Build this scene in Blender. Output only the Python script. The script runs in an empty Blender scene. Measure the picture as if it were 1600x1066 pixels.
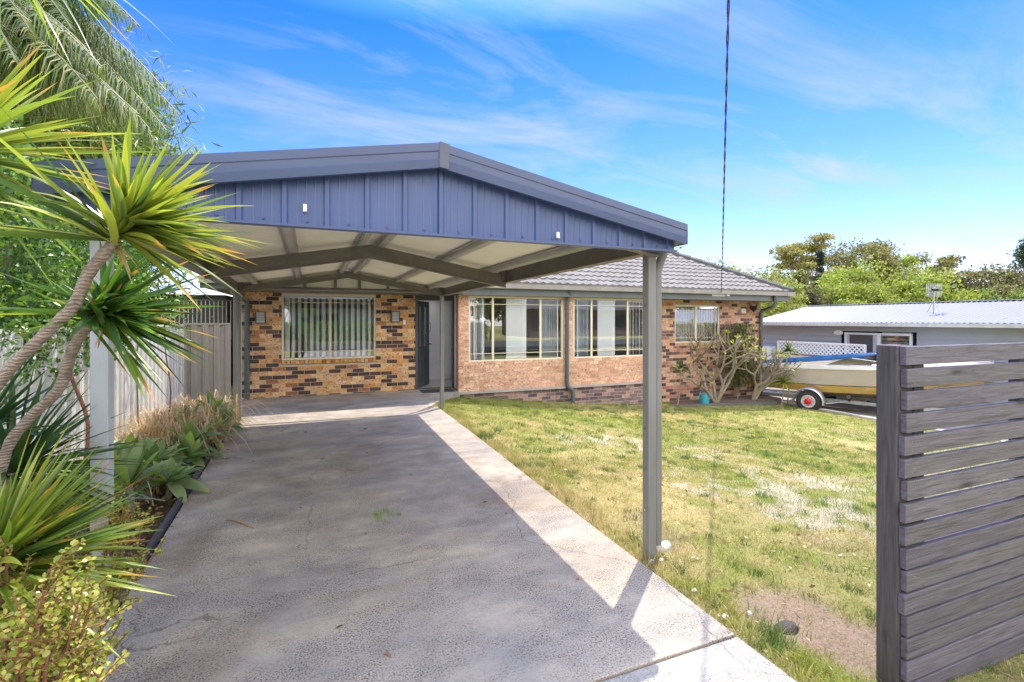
import bpy, bmesh, math, random
import numpy as np
from mathutils import Vector, Matrix, noise as mnoise

# ------------------------------------------------------------------ camera, light, exposure
R = math.radians
SC = bpy.context.scene
COL = SC.collection
YAW = 21.7
CAMH = 1.6
cd = bpy.data.cameras.new("camera"); cam = bpy.data.objects.new("camera", cd); COL.objects.link(cam)
cam.location = (0, 0, CAMH); cam.rotation_euler = (R(90), 0, R(-YAW))
cd.sensor_width = 36; cd.lens = 735 / 1600 * 36; cd.shift_y = -32.5 / 1600
cd.clip_start = 0.05; cd.clip_end = 2000
SC.camera = cam

SUN_AZ, SUN_EL = 49.5, 65.5          # azimuth from +Y towards +X
sv = Vector((math.sin(R(SUN_AZ)) * math.cos(R(SUN_EL)), math.cos(R(SUN_AZ)) * math.cos(R(SUN_EL)), math.sin(R(SUN_EL))))
sl = bpy.data.lights.new("sun", 'SUN'); sl.energy = 2.0; sl.angle = R(0.5); sl.color = (1.0, 0.94, 0.83)
so = bpy.data.objects.new("sun", sl); COL.objects.link(so); so.location = (20, 20, 40)
so.rotation_euler = sv.to_track_quat('Z', 'Y').to_euler()

W = bpy.data.worlds.new("World"); SC.world = W; W.use_nodes = True
nt = W.node_tree; nt.nodes.clear()
def wn(t, **k):
    n = nt.nodes.new(t)
    for a, b in k.items(): setattr(n, a, b)
    return n
out = wn('ShaderNodeOutputWorld'); bg = wn('ShaderNodeBackground'); sky = wn('ShaderNodeTexSky')
sky.sky_type = 'NISHITA'; sky.sun_disc = False; sky.sun_elevation = R(SUN_EL); sky.sun_rotation = R(SUN_AZ)
sky.altitude = 0; sky.air_density = 1.0; sky.dust_density = 0.6; sky.ozone_density = 3.0
bg.inputs[1].default_value = 0.15
tc = wn('ShaderNodeTexCoord'); sep = wn('ShaderNodeSeparateXYZ'); nt.links.new(tc.outputs['Generated'], sep.inputs[0])
mz = wn('ShaderNodeMath', operation='MAXIMUM'); mz.inputs[1].default_value = 0.0; nt.links.new(sep.outputs[2], mz.inputs[0])
az = wn('ShaderNodeMath', operation='ADD'); az.inputs[1].default_value = 0.12; nt.links.new(mz.outputs[0], az.inputs[0])
dx = wn('ShaderNodeMath', operation='DIVIDE'); dy = wn('ShaderNodeMath', operation='DIVIDE')
for d_, s_ in ((dx, 0), (dy, 1)):
    nt.links.new(sep.outputs[s_], d_.inputs[0]); nt.links.new(az.outputs[0], d_.inputs[1])
cmb = wn('ShaderNodeCombineXYZ'); nt.links.new(dx.outputs[0], cmb.inputs[0]); nt.links.new(dy.outputs[0], cmb.inputs[1])
mp = wn('ShaderNodeMapping'); mp.inputs['Rotation'].default_value = (0, 0, R(-22)); mp.inputs['Scale'].default_value = (0.75, 2.1, 1)
mp.inputs['Location'].default_value = (1.3, 0.4, 0)
nt.links.new(cmb.outputs[0], mp.inputs[0])
n1 = wn('ShaderNodeTexNoise'); n1.inputs['Scale'].default_value = 1.15; n1.inputs['Detail'].default_value = 9; n1.inputs['Roughness'].default_value = 0.62; n1.inputs['Distortion'].default_value = 0.7
n2 = wn('ShaderNodeTexNoise'); n2.inputs['Scale'].default_value = 0.55; n2.inputs['Detail'].default_value = 3
nt.links.new(mp.outputs[0], n1.inputs['Vector']); nt.links.new(cmb.outputs[0], n2.inputs['Vector'])
r1 = wn('ShaderNodeMapRange'); r1.inputs['From Min'].default_value = 0.44; r1.inputs['From Max'].default_value = 0.70
r2 = wn('ShaderNodeMapRange'); r2.inputs['From Min'].default_value = 0.31; r2.inputs['From Max'].default_value = 0.62
nt.links.new(n1.outputs[0], r1.inputs[0]); nt.links.new(n2.outputs[0], r2.inputs[0])
mm = wn('ShaderNodeMath', operation='MULTIPLY'); nt.links.new(r1.outputs[0], mm.inputs[0]); nt.links.new(r2.outputs[0], mm.inputs[1])
CLOUD_MAX = wn('ShaderNodeMath', operation='MULTIPLY'); CLOUD_MAX.inputs[1].default_value = 0.9; nt.links.new(mm.outputs[0], CLOUD_MAX.inputs[0])
mix = wn('ShaderNodeMix', data_type='RGBA'); nt.links.new(CLOUD_MAX.outputs[0], mix.inputs['Factor'])
gam = wn('ShaderNodeHueSaturation'); gam.inputs['Saturation'].default_value = 1.25; gam.inputs['Value'].default_value = 1.0
nt.links.new(sky.outputs[0], gam.inputs['Color'])
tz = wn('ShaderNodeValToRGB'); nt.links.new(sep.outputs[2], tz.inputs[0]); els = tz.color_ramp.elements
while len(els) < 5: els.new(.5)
for el_, (p_, c_) in zip(els, ((0.0, (.60, .51, .58)), (.08, (.58, .50, .61)), (.26, (.39, .425, .69)), (.52, (.105, .295, .82)), (.85, (2.1, 2.0, 1.95)))): el_.position = p_; el_.color = (*c_, 1)  # last stop lifts the unseen zenith as added fill
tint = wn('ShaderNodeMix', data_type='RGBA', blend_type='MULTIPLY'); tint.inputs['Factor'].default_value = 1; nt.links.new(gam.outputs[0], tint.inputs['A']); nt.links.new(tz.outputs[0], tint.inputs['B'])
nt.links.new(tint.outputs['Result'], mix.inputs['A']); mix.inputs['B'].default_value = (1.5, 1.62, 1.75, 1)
# unseen bright cloud bank, added over the street side as fill for shaded walls
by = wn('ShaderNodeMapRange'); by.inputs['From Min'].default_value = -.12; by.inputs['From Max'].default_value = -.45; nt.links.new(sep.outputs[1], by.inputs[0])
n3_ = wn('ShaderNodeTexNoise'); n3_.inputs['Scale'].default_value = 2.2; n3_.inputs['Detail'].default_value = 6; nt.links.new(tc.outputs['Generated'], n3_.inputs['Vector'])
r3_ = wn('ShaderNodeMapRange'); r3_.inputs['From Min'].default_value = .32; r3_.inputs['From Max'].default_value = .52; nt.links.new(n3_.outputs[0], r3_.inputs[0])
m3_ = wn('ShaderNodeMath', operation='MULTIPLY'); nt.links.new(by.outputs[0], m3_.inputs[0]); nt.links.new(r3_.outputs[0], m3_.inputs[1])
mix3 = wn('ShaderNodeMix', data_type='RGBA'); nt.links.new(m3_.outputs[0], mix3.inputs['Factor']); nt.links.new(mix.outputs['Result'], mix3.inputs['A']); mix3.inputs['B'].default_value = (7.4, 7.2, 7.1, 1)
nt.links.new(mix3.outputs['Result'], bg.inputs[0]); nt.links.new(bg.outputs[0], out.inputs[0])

SC.view_settings.view_transform = 'Standard'; SC.view_settings.look = 'None'
SC.view_settings.exposure = 1.75; SC.view_settings.gamma = 1
SC.cycles.max_bounces = 8; SC.cycles.transparent_max_bounces = 24

# ------------------------------------------------------------------ helpers
CT, ST = math.cos(R(YAW)), math.sin(R(YAW))
def P(px, py, z=0.0):
    """where the sight line through a photo pixel meets height z"""
    d = (CAMH - z) * 735 / (py - 500.5); xc = (px - 800) / 735 * d
    return Vector((xc * CT + d * ST, -xc * ST + d * CT, z))
def PD(px, py, d):
    xc = (px - 800) / 735 * d
    return Vector((xc * CT + d * ST, -xc * ST + d * CT, CAMH + (500.5 - py) / 735 * d))
def PY(px, Y, py=None):
    X = Y * math.tan(R(YAW) + math.atan((px - 800) / 735)); d = X * ST + Y * CT
    return Vector((X, Y, CAMH + (500.5 - py) / 735 * d if py is not None else 0))
def PX(px, X, py=None):
    Y = X / math.tan(R(YAW) + math.atan((px - 800) / 735)); d = X * ST + Y * CT
    return Vector((X, Y, CAMH + (500.5 - py) / 735 * d if py is not None else 0))

WO = {}
def tag(o, label=None, cat=None, group=None, kind=None):
    if label: o['label'] = label
    if cat: o['category'] = cat
    if group: o['group'] = group
    if kind: o['kind'] = kind
    return o
def thing(name, loc, label, cat, group=None):
    o = bpy.data.objects.new(name, None); COL.objects.link(o); o.location = loc
    o.empty_display_size = 0.2
    WO[o.name] = Vector(loc)
    return tag(o, label, cat, group)
def copy_tree(o, parent=None):
    c = o.copy(); COL.objects.link(c)
    if parent is not None: c.parent = parent
    for ch in list(o.children): copy_tree(ch, c)
    return c

class MB:
    def __init__(s): s.v = []; s.f = []; s.m = []; s.c = []; s.col = (1, 1, 1)
    def add(s, vs, fs, m=0):
        b = len(s.v); s.v += [tuple(v) for v in vs]; s.c += [s.col] * len(vs)
        for f in fs: s.f.append([b + i for i in f]); s.m.append(m)
        return s
    def box(s, x0, x1, y0, y1, z0, z1, m=0, M=None):
        vs = [Vector((x, y, z)) for z in (z0, z1) for y in (y0, y1) for x in (x0, x1)]
        if M is not None: vs = [M @ v for v in vs]
        return s.add(vs, [(0, 2, 3, 1), (4, 5, 7, 6), (0, 1, 5, 4), (2, 6, 7, 3), (0, 4, 6, 2), (1, 3, 7, 5)], m)
    def bar(s, a, b, w, h, m=0, up=(0, 0, 1), ow=0, oh=0):
        """box beam from a to b, w across, h along up; ow/oh shift the section"""
        a, b, up = Vector(a), Vector(b), Vector(up); t = (b - a).normalized()
        if abs(t.dot(up)) > .99: up = Vector((0, 1, 0))
        r = t.cross(up).normalized(); u = r.cross(t).normalized()
        vs = []
        for p in (a, b):
            for i, j in ((-1, -1), (1, -1), (1, 1), (-1, 1)):
                vs.append(p + r * (w / 2 * i + ow) + u * (h / 2 * j + oh))
        return s.add(vs, [(3, 2, 1, 0), (4, 5, 6, 7), (0, 1, 5, 4), (1, 2, 6, 5), (2, 3, 7, 6), (3, 0, 4, 7)], m)
    def tube(s, pts, rad, n=8, m=0, cap=True):
        pts = [Vector(p) for p in pts]
        if not hasattr(rad, '__len__'): rad = [rad] * len(pts)
        rings = []; prev = None
        for i, p in enumerate(pts):
            t = (pts[min(i + 1, len(pts) - 1)] - pts[max(i - 1, 0)]).normalized()
            if prev is None:
                prev = t.cross(Vector((0.13, 0.31, 0.94))).normalized()
                if prev.length < .1: prev = t.cross(Vector((1, 0, 0))).normalized()
            r = (prev - t * prev.dot(t)).normalized(); u = t.cross(r); prev = r
            rings.append([p + (r * math.cos(2 * math.pi * k / n) + u * math.sin(2 * math.pi * k / n)) * rad[i] for k in range(n)])
        vs = [v for rg in rings for v in rg]; fs = []
        for i in range(len(pts) - 1):
            for k in range(n):
                fs.append((i * n + k, i * n + (k + 1) % n, (i + 1) * n + (k + 1) % n, (i + 1) * n + k))
        if cap: fs += [tuple(range(n))[::-1], tuple((len(pts) - 1) * n + k for k in range(n))]
        return s.add(vs, fs, m)
    def cyl(s, a, b, r, n=16, m=0): return s.tube([a, b], r, n, m)
    def prism(s, poly, y0, y1, m=0, axis='y'):
        """poly of (a, z) extruded; axis y: a = x"""
        n = len(poly)
        if axis == 'y': vs = [(p[0], y0, p[1]) for p in poly] + [(p[0], y1, p[1]) for p in poly]
        elif axis == 'x': vs = [(y0, p[0], p[1]) for p in poly] + [(y1, p[0], p[1]) for p in poly]
        else: vs = [(p[0], p[1], y0) for p in poly] + [(p[0], p[1], y1) for p in poly]
        fs = [tuple(range(n)), tuple(range(n, 2 * n))[::-1]] + [(i, n + i, n + (i + 1) % n, (i + 1) % n) for i in range(n)]
        return s.add(vs, fs, m)
    def build(s, name, mats, parent=None, smooth=False, bevel=0, label=None):
        if not isinstance(mats, (list, tuple)): mats = [mats]
        off = WO[parent.name] if parent is not None else Vector((0, 0, 0))
        me = bpy.data.meshes.new(name)
        me.from_pydata([tuple(Vector(v) - off) for v in s.v], [], s.f)
        for mt in mats: me.materials.append(mt)
        me.polygons.foreach_set('material_index', s.m)
        ca = me.color_attributes.new('Col', 'FLOAT_COLOR', 'POINT')
        ca.data.foreach_set('color', [x for c in s.c for x in (c[0], c[1], c[2], 1)])
        bm = bmesh.new(); bm.from_mesh(me); bmesh.ops.recalc_face_normals(bm, faces=bm.faces); bm.to_mesh(me); bm.free()
        o = bpy.data.objects.new(name, me); COL.objects.link(o)
        if smooth:
            me.polygons.foreach_set('use_smooth', [True] * len(me.polygons))
            try: me.set_sharp_from_angle(angle=R(40))
            except Exception: pass
        if bevel:
            b = o.modifiers.new('b', 'BEVEL'); b.width = bevel; b.segments = 2; b.limit_method = 'ANGLE'; b.angle_limit = R(40)
        if parent is not None: o.parent = parent; WO[o.name] = off
        else: WO[o.name] = Vector((0, 0, 0))
        if label: o['label'] = label
        return o

def np_mesh(name, V, F, C=None, mat=None, parent=None, smooth=False):
    """V (N,3), F (M,k) -> one mesh object, colour per vertex"""
    off = np.array(WO[parent.name]) if parent is not None else np.zeros(3)
    V = np.asarray(V, dtype=np.float32) - off.astype(np.float32); F = np.asarray(F, dtype=np.int32); k = F.shape[1]
    me = bpy.data.meshes.new(name)
    me.vertices.add(len(V)); me.vertices.foreach_set('co', V.ravel())
    me.loops.add(F.size); me.loops.foreach_set('vertex_index', F.ravel())
    me.polygons.add(len(F)); me.polygons.foreach_set('loop_start', np.arange(0, F.size, k, dtype=np.int32))
    try: me.polygons.foreach_set('loop_total', np.full(len(F), k, dtype=np.int32))
    except Exception: pass
    me.update(calc_edges=True)
    if smooth: me.polygons.foreach_set('use_smooth', np.ones(len(F), dtype=bool))
    if C is not None:
        ca = me.color_attributes.new('Col', 'FLOAT_COLOR', 'POINT')
        C4 = np.ones((len(V), 4), dtype=np.float32); C4[:, :3] = C; ca.data.foreach_set('color', C4.ravel())
    if mat: me.materials.append(mat)
    o = bpy.data.objects.new(name, me); COL.objects.link(o)
    if parent is not None: o.parent = parent; WO[o.name] = Vector(off)
    else: WO[o.name] = Vector((0, 0, 0))
    return o

# ------------------------------------------------------------------ materials
def newmat(name):
    m = bpy.data.materials.new(name); m.use_nodes = True; t = m.node_tree
    return m, t, t.nodes['Principled BSDF']
def nd(t, typ, **k):
    n = t.nodes.new(typ)
    for a, b in k.items():
        if a.startswith('i_'):
            n.inputs[a[2:].replace('_', ' ')].default_value = b
        else: setattr(n, a, b)
    return n
def c4(c): return (c[0], c[1], c[2], 1)
def mulc(t, a, b, fac=1.0, mode='MULTIPLY'):
    n = nd(t, 'ShaderNodeMix', data_type='RGBA', blend_type=mode); n.inputs['Factor'].default_value = fac
    for s_, x in (('A', a), ('B', b)):
        if isinstance(x, (tuple, list)): n.inputs[s_].default_value = c4(x)
        else: t.links.new(x, n.inputs[s_])
    return n.outputs['Result']
def noise_(t, scale, detail=4, rough=.55, vec=None, dist=0, stretch=None, out='Fac'):
    n = nd(t, 'ShaderNodeTexNoise'); n.inputs['Scale'].default_value = scale; n.inputs['Detail'].default_value = detail
    n.inputs['Roughness'].default_value = rough; n.inputs['Distortion'].default_value = dist
    tcn = nd(t, 'ShaderNodeTexCoord'); src = tcn.outputs['Object'] if vec is None else vec
    if stretch:
        mpn = nd(t, 'ShaderNodeMapping'); mpn.inputs['Scale'].default_value = stretch; t.links.new(src, mpn.inputs[0]); src = mpn.outputs[0]
    t.links.new(src, n.inputs['Vector'])
    return n.outputs[out]
def ramp(t, src, stops):
    n = nd(t, 'ShaderNodeValToRGB'); e = n.color_ramp.elements
    while len(e) < len(stops): e.new(0.5)
    for el, (p, c) in zip(e, stops):
        el.position = p; el.color = c4(c) if hasattr(c, '__len__') else (c, c, c, 1)
    t.links.new(src, n.inputs[0]); return n.outputs[0]
def bump(t, bsdf, src, dist=0.01, strength=1.0, prev=None):
    b = nd(t, 'ShaderNodeBump'); b.inputs['Distance'].default_value = dist; b.inputs['Strength'].default_value = strength
    t.links.new(src, b.inputs['Height'])
    if prev is not None: t.links.new(prev, b.inputs['Normal'])
    t.links.new(b.outputs[0], bsdf.inputs['Normal']); return b.outputs[0]
def pm(name, base, rough=.6, metal=0, var=.12, vs=3, bp=0, bs=40, spec=.5, attr=False, stretch=None, dirt=None, coat=0):
    """painted / plain surface with grime variation"""
    m, t, b = newmat(name)
    f = noise_(t, vs, 6, .65, stretch=stretch)
    lo = tuple(max(0, c * (1 - var * 2)) for c in base); hi = tuple(min(1, c * (1 + var)) for c in base)
    c = ramp(t, f, [(.25, lo), (.55, base), (.8, hi)])
    if dirt:
        f2 = noise_(t, vs * 4, 8, .7)
        r_ = ramp(t, f2, [(.52, 0.0), (.75, 1.0)])
        n = nd(t, 'ShaderNodeMix', data_type='RGBA'); t.links.new(r_, n.inputs['Factor']); t.links.new(c, n.inputs['A']); n.inputs['B'].default_value = c4(dirt); c = n.outputs['Result']
    if attr:
        a = nd(t, 'ShaderNodeAttribute', attribute_name='Col'); c = mulc(t, c, a.outputs['Color'])
    t.links.new(c, b.inputs['Base Color']); b.inputs['Roughness'].default_value = rough; b.inputs['Metallic'].default_value = metal
    b.inputs['Specular IOR Level'].default_value = spec
    if coat: b.inputs['Coat Weight'].default_value = coat; b.inputs['Coat Roughness'].default_value = .08
    rr = noise_(t, vs * 6, 5); mr = nd(t, 'ShaderNodeMapRange'); mr.inputs['To Min'].default_value = max(.02, rough - .12); mr.inputs['To Max'].default_value = min(1, rough + .12)
    t.links.new(rr, mr.inputs[0]); t.links.new(mr.outputs[0], b.inputs['Roughness'])
    if bp: bump(t, b, noise_(t, bs, 6, .7, stretch=stretch), bp)
    return m
def leafmat(name, base, trans=None, tw=.45, rough=.4, edge=None):
    """leaf: vertex colour times base, part of the light passes through"""
    m, t, b = newmat(name); a = nd(t, 'ShaderNodeAttribute', attribute_name='Col')
    f = noise_(t, 9, 3); c0 = ramp(t, f, [(.3, tuple(x * .75 for x in base)), (.7, tuple(min(1, x * 1.2) for x in base))])
    c = mulc(t, c0, a.outputs['Color'])
    t.links.new(c, b.inputs['Base Color']); b.inputs['Roughness'].default_value = rough; b.inputs['Specular IOR Level'].default_value = .45
    tr = nd(t, 'ShaderNodeBsdfTranslucent'); tcx = trans or tuple(min(1, x * 2.2) for x in base)
    t.links.new(mulc(t, tcx, a.outputs['Color']), tr.inputs['Color'])
    mx = nd(t, 'ShaderNodeMixShader'); mx.inputs[0].default_value = tw
    t.links.new(b.outputs[0], mx.inputs[1]); t.links.new(tr.outputs[0], mx.inputs[2])
    t.links.new(mx.outputs[0], t.nodes['Material Output'].inputs['Surface'])
    return m
def glassmat(name, tint=(.8, .85, .85), refl=.16, haze=.0):
    m, t, b = newmat(name)
    g = nd(t, 'ShaderNodeBsdfGlossy'); g.inputs['Roughness'].default_value = .01; g.inputs['Color'].default_value = (.95, .97, 1, 1)
    tr = nd(t, 'ShaderNodeBsdfTransparent'); tr.inputs['Color'].default_value = c4(tint)
    lw = nd(t, 'ShaderNodeLayerWeight'); lw.inputs['Blend'].default_value = .35
    mr = nd(t, 'ShaderNodeMapRange'); mr.inputs['To Min'].default_value = refl; mr.inputs['To Max'].default_value = min(1, refl + .5)
    t.links.new(lw.outputs['Fresnel'], mr.inputs[0])
    bn = nd(t, 'ShaderNodeBump'); bn.inputs['Distance'].default_value = .004; bn.inputs['Strength'].default_value = .25
    t.links.new(noise_(t, 1.3, 1), bn.inputs['Height']); t.links.new(bn.outputs[0], g.inputs['Normal'])
    mx = nd(t, 'ShaderNodeMixShader'); t.links.new(mr.outputs[0], mx.inputs[0]); t.links.new(tr.outputs[0], mx.inputs[1]); t.links.new(g.outputs[0], mx.inputs[2])
    t.links.new(mx.outputs[0], t.nodes['Material Output'].inputs['Surface'])
    return m
rng = np.random.default_rng(7)
random.seed(5)
def vnoise(x, y, s, seed=0, octv=4):
    """value noise on arrays, about 0..1"""
    x = np.asarray(x, float); y = np.asarray(y, float); tot = np.zeros_like(x); amp = 1.0; norm = 0
    for o in range(octv):
        r0 = np.random.default_rng(seed * 31 + o); T = r0.random((256, 256))
        X = x * s * 2 ** o; Y = y * s * 2 ** o; xi = np.floor(X).astype(int); yi = np.floor(Y).astype(int)
        fx = X - xi; fy = Y - yi; fx = fx * fx * (3 - 2 * fx); fy = fy * fy * (3 - 2 * fy)
        a = T[xi % 256, yi % 256]; b = T[(xi + 1) % 256, yi % 256]; c = T[xi % 256, (yi + 1) % 256]; d = T[(xi + 1) % 256, (yi + 1) % 256]
        tot += amp * ((a * (1 - fx) + b * fx) * (1 - fy) + (c * (1 - fx) + d * fx) * fy); norm += amp; amp *= .5
    return tot / norm
# ------------------------------------------------------------------ ground
GX = [-300, -60, -2.4, 1.94, 2.9, 5.6, 7.7, 12.5, 16, 30, 60, 300]
GZ = [-.5, 0, -.02, -.02, -.13, -.42, -.6, -.85, -.98, -1.3, -1.7, -4]
def gz(x, y):
    z = np.interp(x, GX, GZ)
    y = np.asarray(y, float)
    k = np.clip((y - 1.0) / 5, 0, 1) * .25 + .75
    return np.where(np.asarray(x) > 1.94, (z + .02) * k - .02, z)
def blob(x, y, cx, cy, rx, ry, a=0, seed=1, wob=.6):
    ca, sa = math.cos(a), math.sin(a); u = (x - cx) * ca + (y - cy) * sa; v = -(x - cx) * sa + (y - cy) * ca
    r = np.sqrt((u / rx) ** 2 + (v / ry) ** 2) + (vnoise(x, y, 2.2, seed) - .5) * 2 * wob
    return np.clip((1.15 - r) / .5, 0, 1)
SAND = [P(1090, 705, -.35), P(1200, 745, -.35), P(1300, 790, -.3), P(960, 690, -.25), P(1150, 765, -.32), P(1340, 815, -.3)]
DIRT = [P(1290, 985, -.1), P(1360, 1010, -.1), P(1225, 955, -.1)]
def lawn_masks(x, y):
    sand = np.zeros_like(x)
    for i, p in enumerate(SAND): sand = np.maximum(sand, blob(x, y, p.x, p.y, 1.0, .5, -.42, 10 + i, .75))
    sand *= np.clip((vnoise(x, y, 4.5, 77, 5) - .43) / .12, 0, 1) * .85
    dirt = np.zeros_like(x)
    for i, p in enumerate(DIRT): dirt = np.maximum(dirt, blob(x, y, p.x, p.y, .34, .26, 0, 20 + i, .35))
    dirt = np.maximum(dirt, np.clip((vnoise(x, y, 1.6, 5) - .68) / .1, 0, 1) * .6)
    edge = np.clip(1 - np.abs(x - 1.98) / (.07 + .14 * vnoise(x, y, 1.5, 9)), 0, 1)
    dry = np.clip((vnoise(x, y, .9, 3) - .38) / .30, 0, 1) * .5 + np.clip((vnoise(x, y, 4.5, 33, 5) - .42) / .2, 0, 1) * .5 + np.clip(1 - (x - 1.94) / 1.6, 0, 1) * .45 * np.clip((y - 2.5) / 1, 0, 1)
    dry = np.clip(dry, 0, 1) * (1 - .7 * np.clip((y - 7.5) / 1, 0, 1) * np.clip((6 - x) / 2, 0, 1))
    return sand, np.clip(dirt + edge * .5, 0, 1), dry
gxs = np.concatenate([[-300, -150, -80, -40, -20, -10, -6, -4.4], np.arange(-4, 13.001, .05), [13.4, 14, 15, 16, 18, 22, 28, 40, 60, 90, 150, 300]])
gys = np.concatenate([[-200, -80, -30, -12, -6, -3, -1.5, -.6], np.arange(-.2, 10.8, .05), [11, 12, 14, 18, 24, 34, 50, 80, 140, 300]])
XX, YY = np.meshgrid(gxs, gys); ZZ = gz(XX, YY)
inner = (XX > 1.96) & (XX < 12.5) & (YY > 0) & (YY < 10.4)
sd, dt, dr = lawn_masks(XX, YY)
ZZ = ZZ + inner * ((vnoise(XX, YY, 1.1, 2) - .5) * .05 + (vnoise(XX, YY, 7, 4) - .5) * .02 - .012 * sd - .03 * dt)
slab = (XX > -1.5) & (XX < 1.93) & (YY < 10.8); ZZ = np.where(slab, -.06, ZZ)
ZZ = np.where((XX > 12.7) & (XX < 15.4) & (YY > 2), ZZ - .05, ZZ)
g_green = np.array([.20, .23, .045]); g_dry = np.array([.42, .34, .14]); g_sand = np.array([.47, .40, .30]); g_dirt = np.array([.34, .245, .165]); g_soil = np.array([.14, .09, .06])
def lawn_col(x, y, s_, d_, r_):
    c = g_green[None] * (1 - r_[:, None]) + g_dry[None] * r_[:, None]
    c = c * (1 - s_[:, None]) + g_sand[None] * s_[:, None]
    return c * (1 - d_[:, None]) + g_dirt[None] * d_[:, None]
CC = lawn_col(XX.ravel(), YY.ravel(), sd.ravel(), dt.ravel(), dr.ravel())
CC *= (0.8 + .4 * vnoise(XX, YY, 9, 8).ravel())[:, None]
soil = (XX.ravel() < -1.1) & (XX.ravel() > -2.5) & (YY.ravel() > 0) & (YY.ravel() < 11)
CC[soil] = g_soil * (.7 + .6 * vnoise(XX, YY, 8, 6).ravel()[soil])[:, None]
nx, ny = len(gxs), len(gys)
ii, jj = np.meshgrid(np.arange(nx - 1), np.arange(ny - 1)); b0 = (jj * nx + ii).ravel()
FF = np.stack([b0, b0 + 1, b0 + nx + 1, b0 + nx], 1)
m, t, b = newmat("soil and turf")
a = nd(t, 'ShaderNodeAttribute', attribute_name='Col')
f1 = ramp(t, noise_(t, 55, 5, .7), [(.3, .55), (.5, .95), (.72, 1.25)])
t.links.new(mulc(t, a.outputs['Color'], f1), b.inputs['Base Color']); b.inputs['Roughness'].default_value = .95; b.inputs['Specular IOR Level'].default_value = .15
bump(t, b, noise_(t, 60, 6, .75), .02)
M_ground = m
ground = tag(np_mesh("ground", np.stack([XX.ravel(), YY.ravel(), ZZ.ravel()], 1), FF, CC, M_ground, smooth=True), kind='structure')

# grass blades (stuff)
def blades(n, x0, x1, y0, y1, seed, hmin, hmax, wid, near=None):
    r = np.random.default_rng(seed); x = r.uniform(x0, x1, n); y = r.uniform(y0, y1, n)
    s_, d_, q_ = lawn_masks(x, y)
    keep = r.random(n) > np.clip(s_ * .80 + d_ * .9, 0, .985)
    keep &= (x > 1.93 + .05 * vnoise(x, y, 6, 12)) & ~((x > 12.55))
    x, y, s_, d_, q_ = (k[keep] for k in (x, y, s_, d_, q_)); n = len(x)
    z = gz(x, y) + (vnoise(x, y, 1.1, 2) - .5) * .05 - .012
    clump = vnoise(x, y, 4.5, 15)
    h = (hmin + (hmax - hmin) * r.random(n) ** 1.5) * (.55 + .9 * clump) * np.where(vnoise(x, y, 7, 51, 3) > .70, 1.7, 1.0); w = wid * (.6 + .8 * r.random(n))
    an = r.uniform(0, 6.283, n); ln = r.uniform(0, 1.0, n) * h * 1.3; la = r.uniform(0, 6.283, n)
    dx, dy = np.cos(an) * w, np.sin(an) * w
    tx, ty = x + np.cos(la) * ln, y + np.sin(la) * ln
    mx_, my_ = x + np.cos(la) * ln * .35, y + np.sin(la) * ln * .35
    V = np.stack([np.stack([x - dx, y - dy, z], 1), np.stack([x + dx, y + dy, z], 1),
                  np.stack([mx_ + dx * .8, my_ + dy * .8, z + h * .6], 1), np.stack([mx_ - dx * .8, my_ - dy * .8, z + h * .6], 1),
                  np.stack([tx, ty, z + h], 1)], 1).reshape(-1, 3)
    i = np.arange(n) * 5
    F = np.concatenate([np.stack([i, i + 1, i + 2], 1), np.stack([i, i + 2, i + 3], 1), np.stack([i + 3, i + 2, i + 4], 1)])
    green = np.array([.33, .35, .07]); yel = np.array([.53, .48, .15]); straw = np.array([.66, .54, .29]); tuft = (vnoise(x, y, 7, 51, 3) > .70)
    p = np.clip(q_ + r.normal(0, .22, n), 0, 1)[:, None]
    c = green * (1 - p) + np.where(p > .5, straw, yel) * p
    c = np.where(tuft[:, None], np.array([.17, .25, .06]), c); c = c * (.7 + .6 * r.random(n))[:, None]
    return V, F, np.repeat(c, 5, 0)
M_grass = leafmat("grass blade", (.9, .9, .9), trans=(1, 1, .7), tw=.3, rough=.6)
parts_ = [blades(150000, 1.9, 5.5, .4, 5.2, 1, .012, .042, .0020), blades(150000, 1.9, 8.5, 4.2, 10.1, 2, .016, .048, .0034),
          blades(90000, 5.5, 12.6, 1.0, 10.1, 3, .016, .05, .0045), blades(16000, 1.93, 2.2, .4, 9.5, 4, .02, .09, .0024)]
off = 0; VV = []; FG = []; CG = []
for V, F, C in parts_: VV.append(V); FG.append(F + off); CG.append(C); off += len(V)
tag(np_mesh("grass", np.concatenate(VV), np.concatenate(FG), np.concatenate(CG), M_grass), "short patchy green and straw coloured lawn grass", "grass", kind='stuff')

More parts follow.
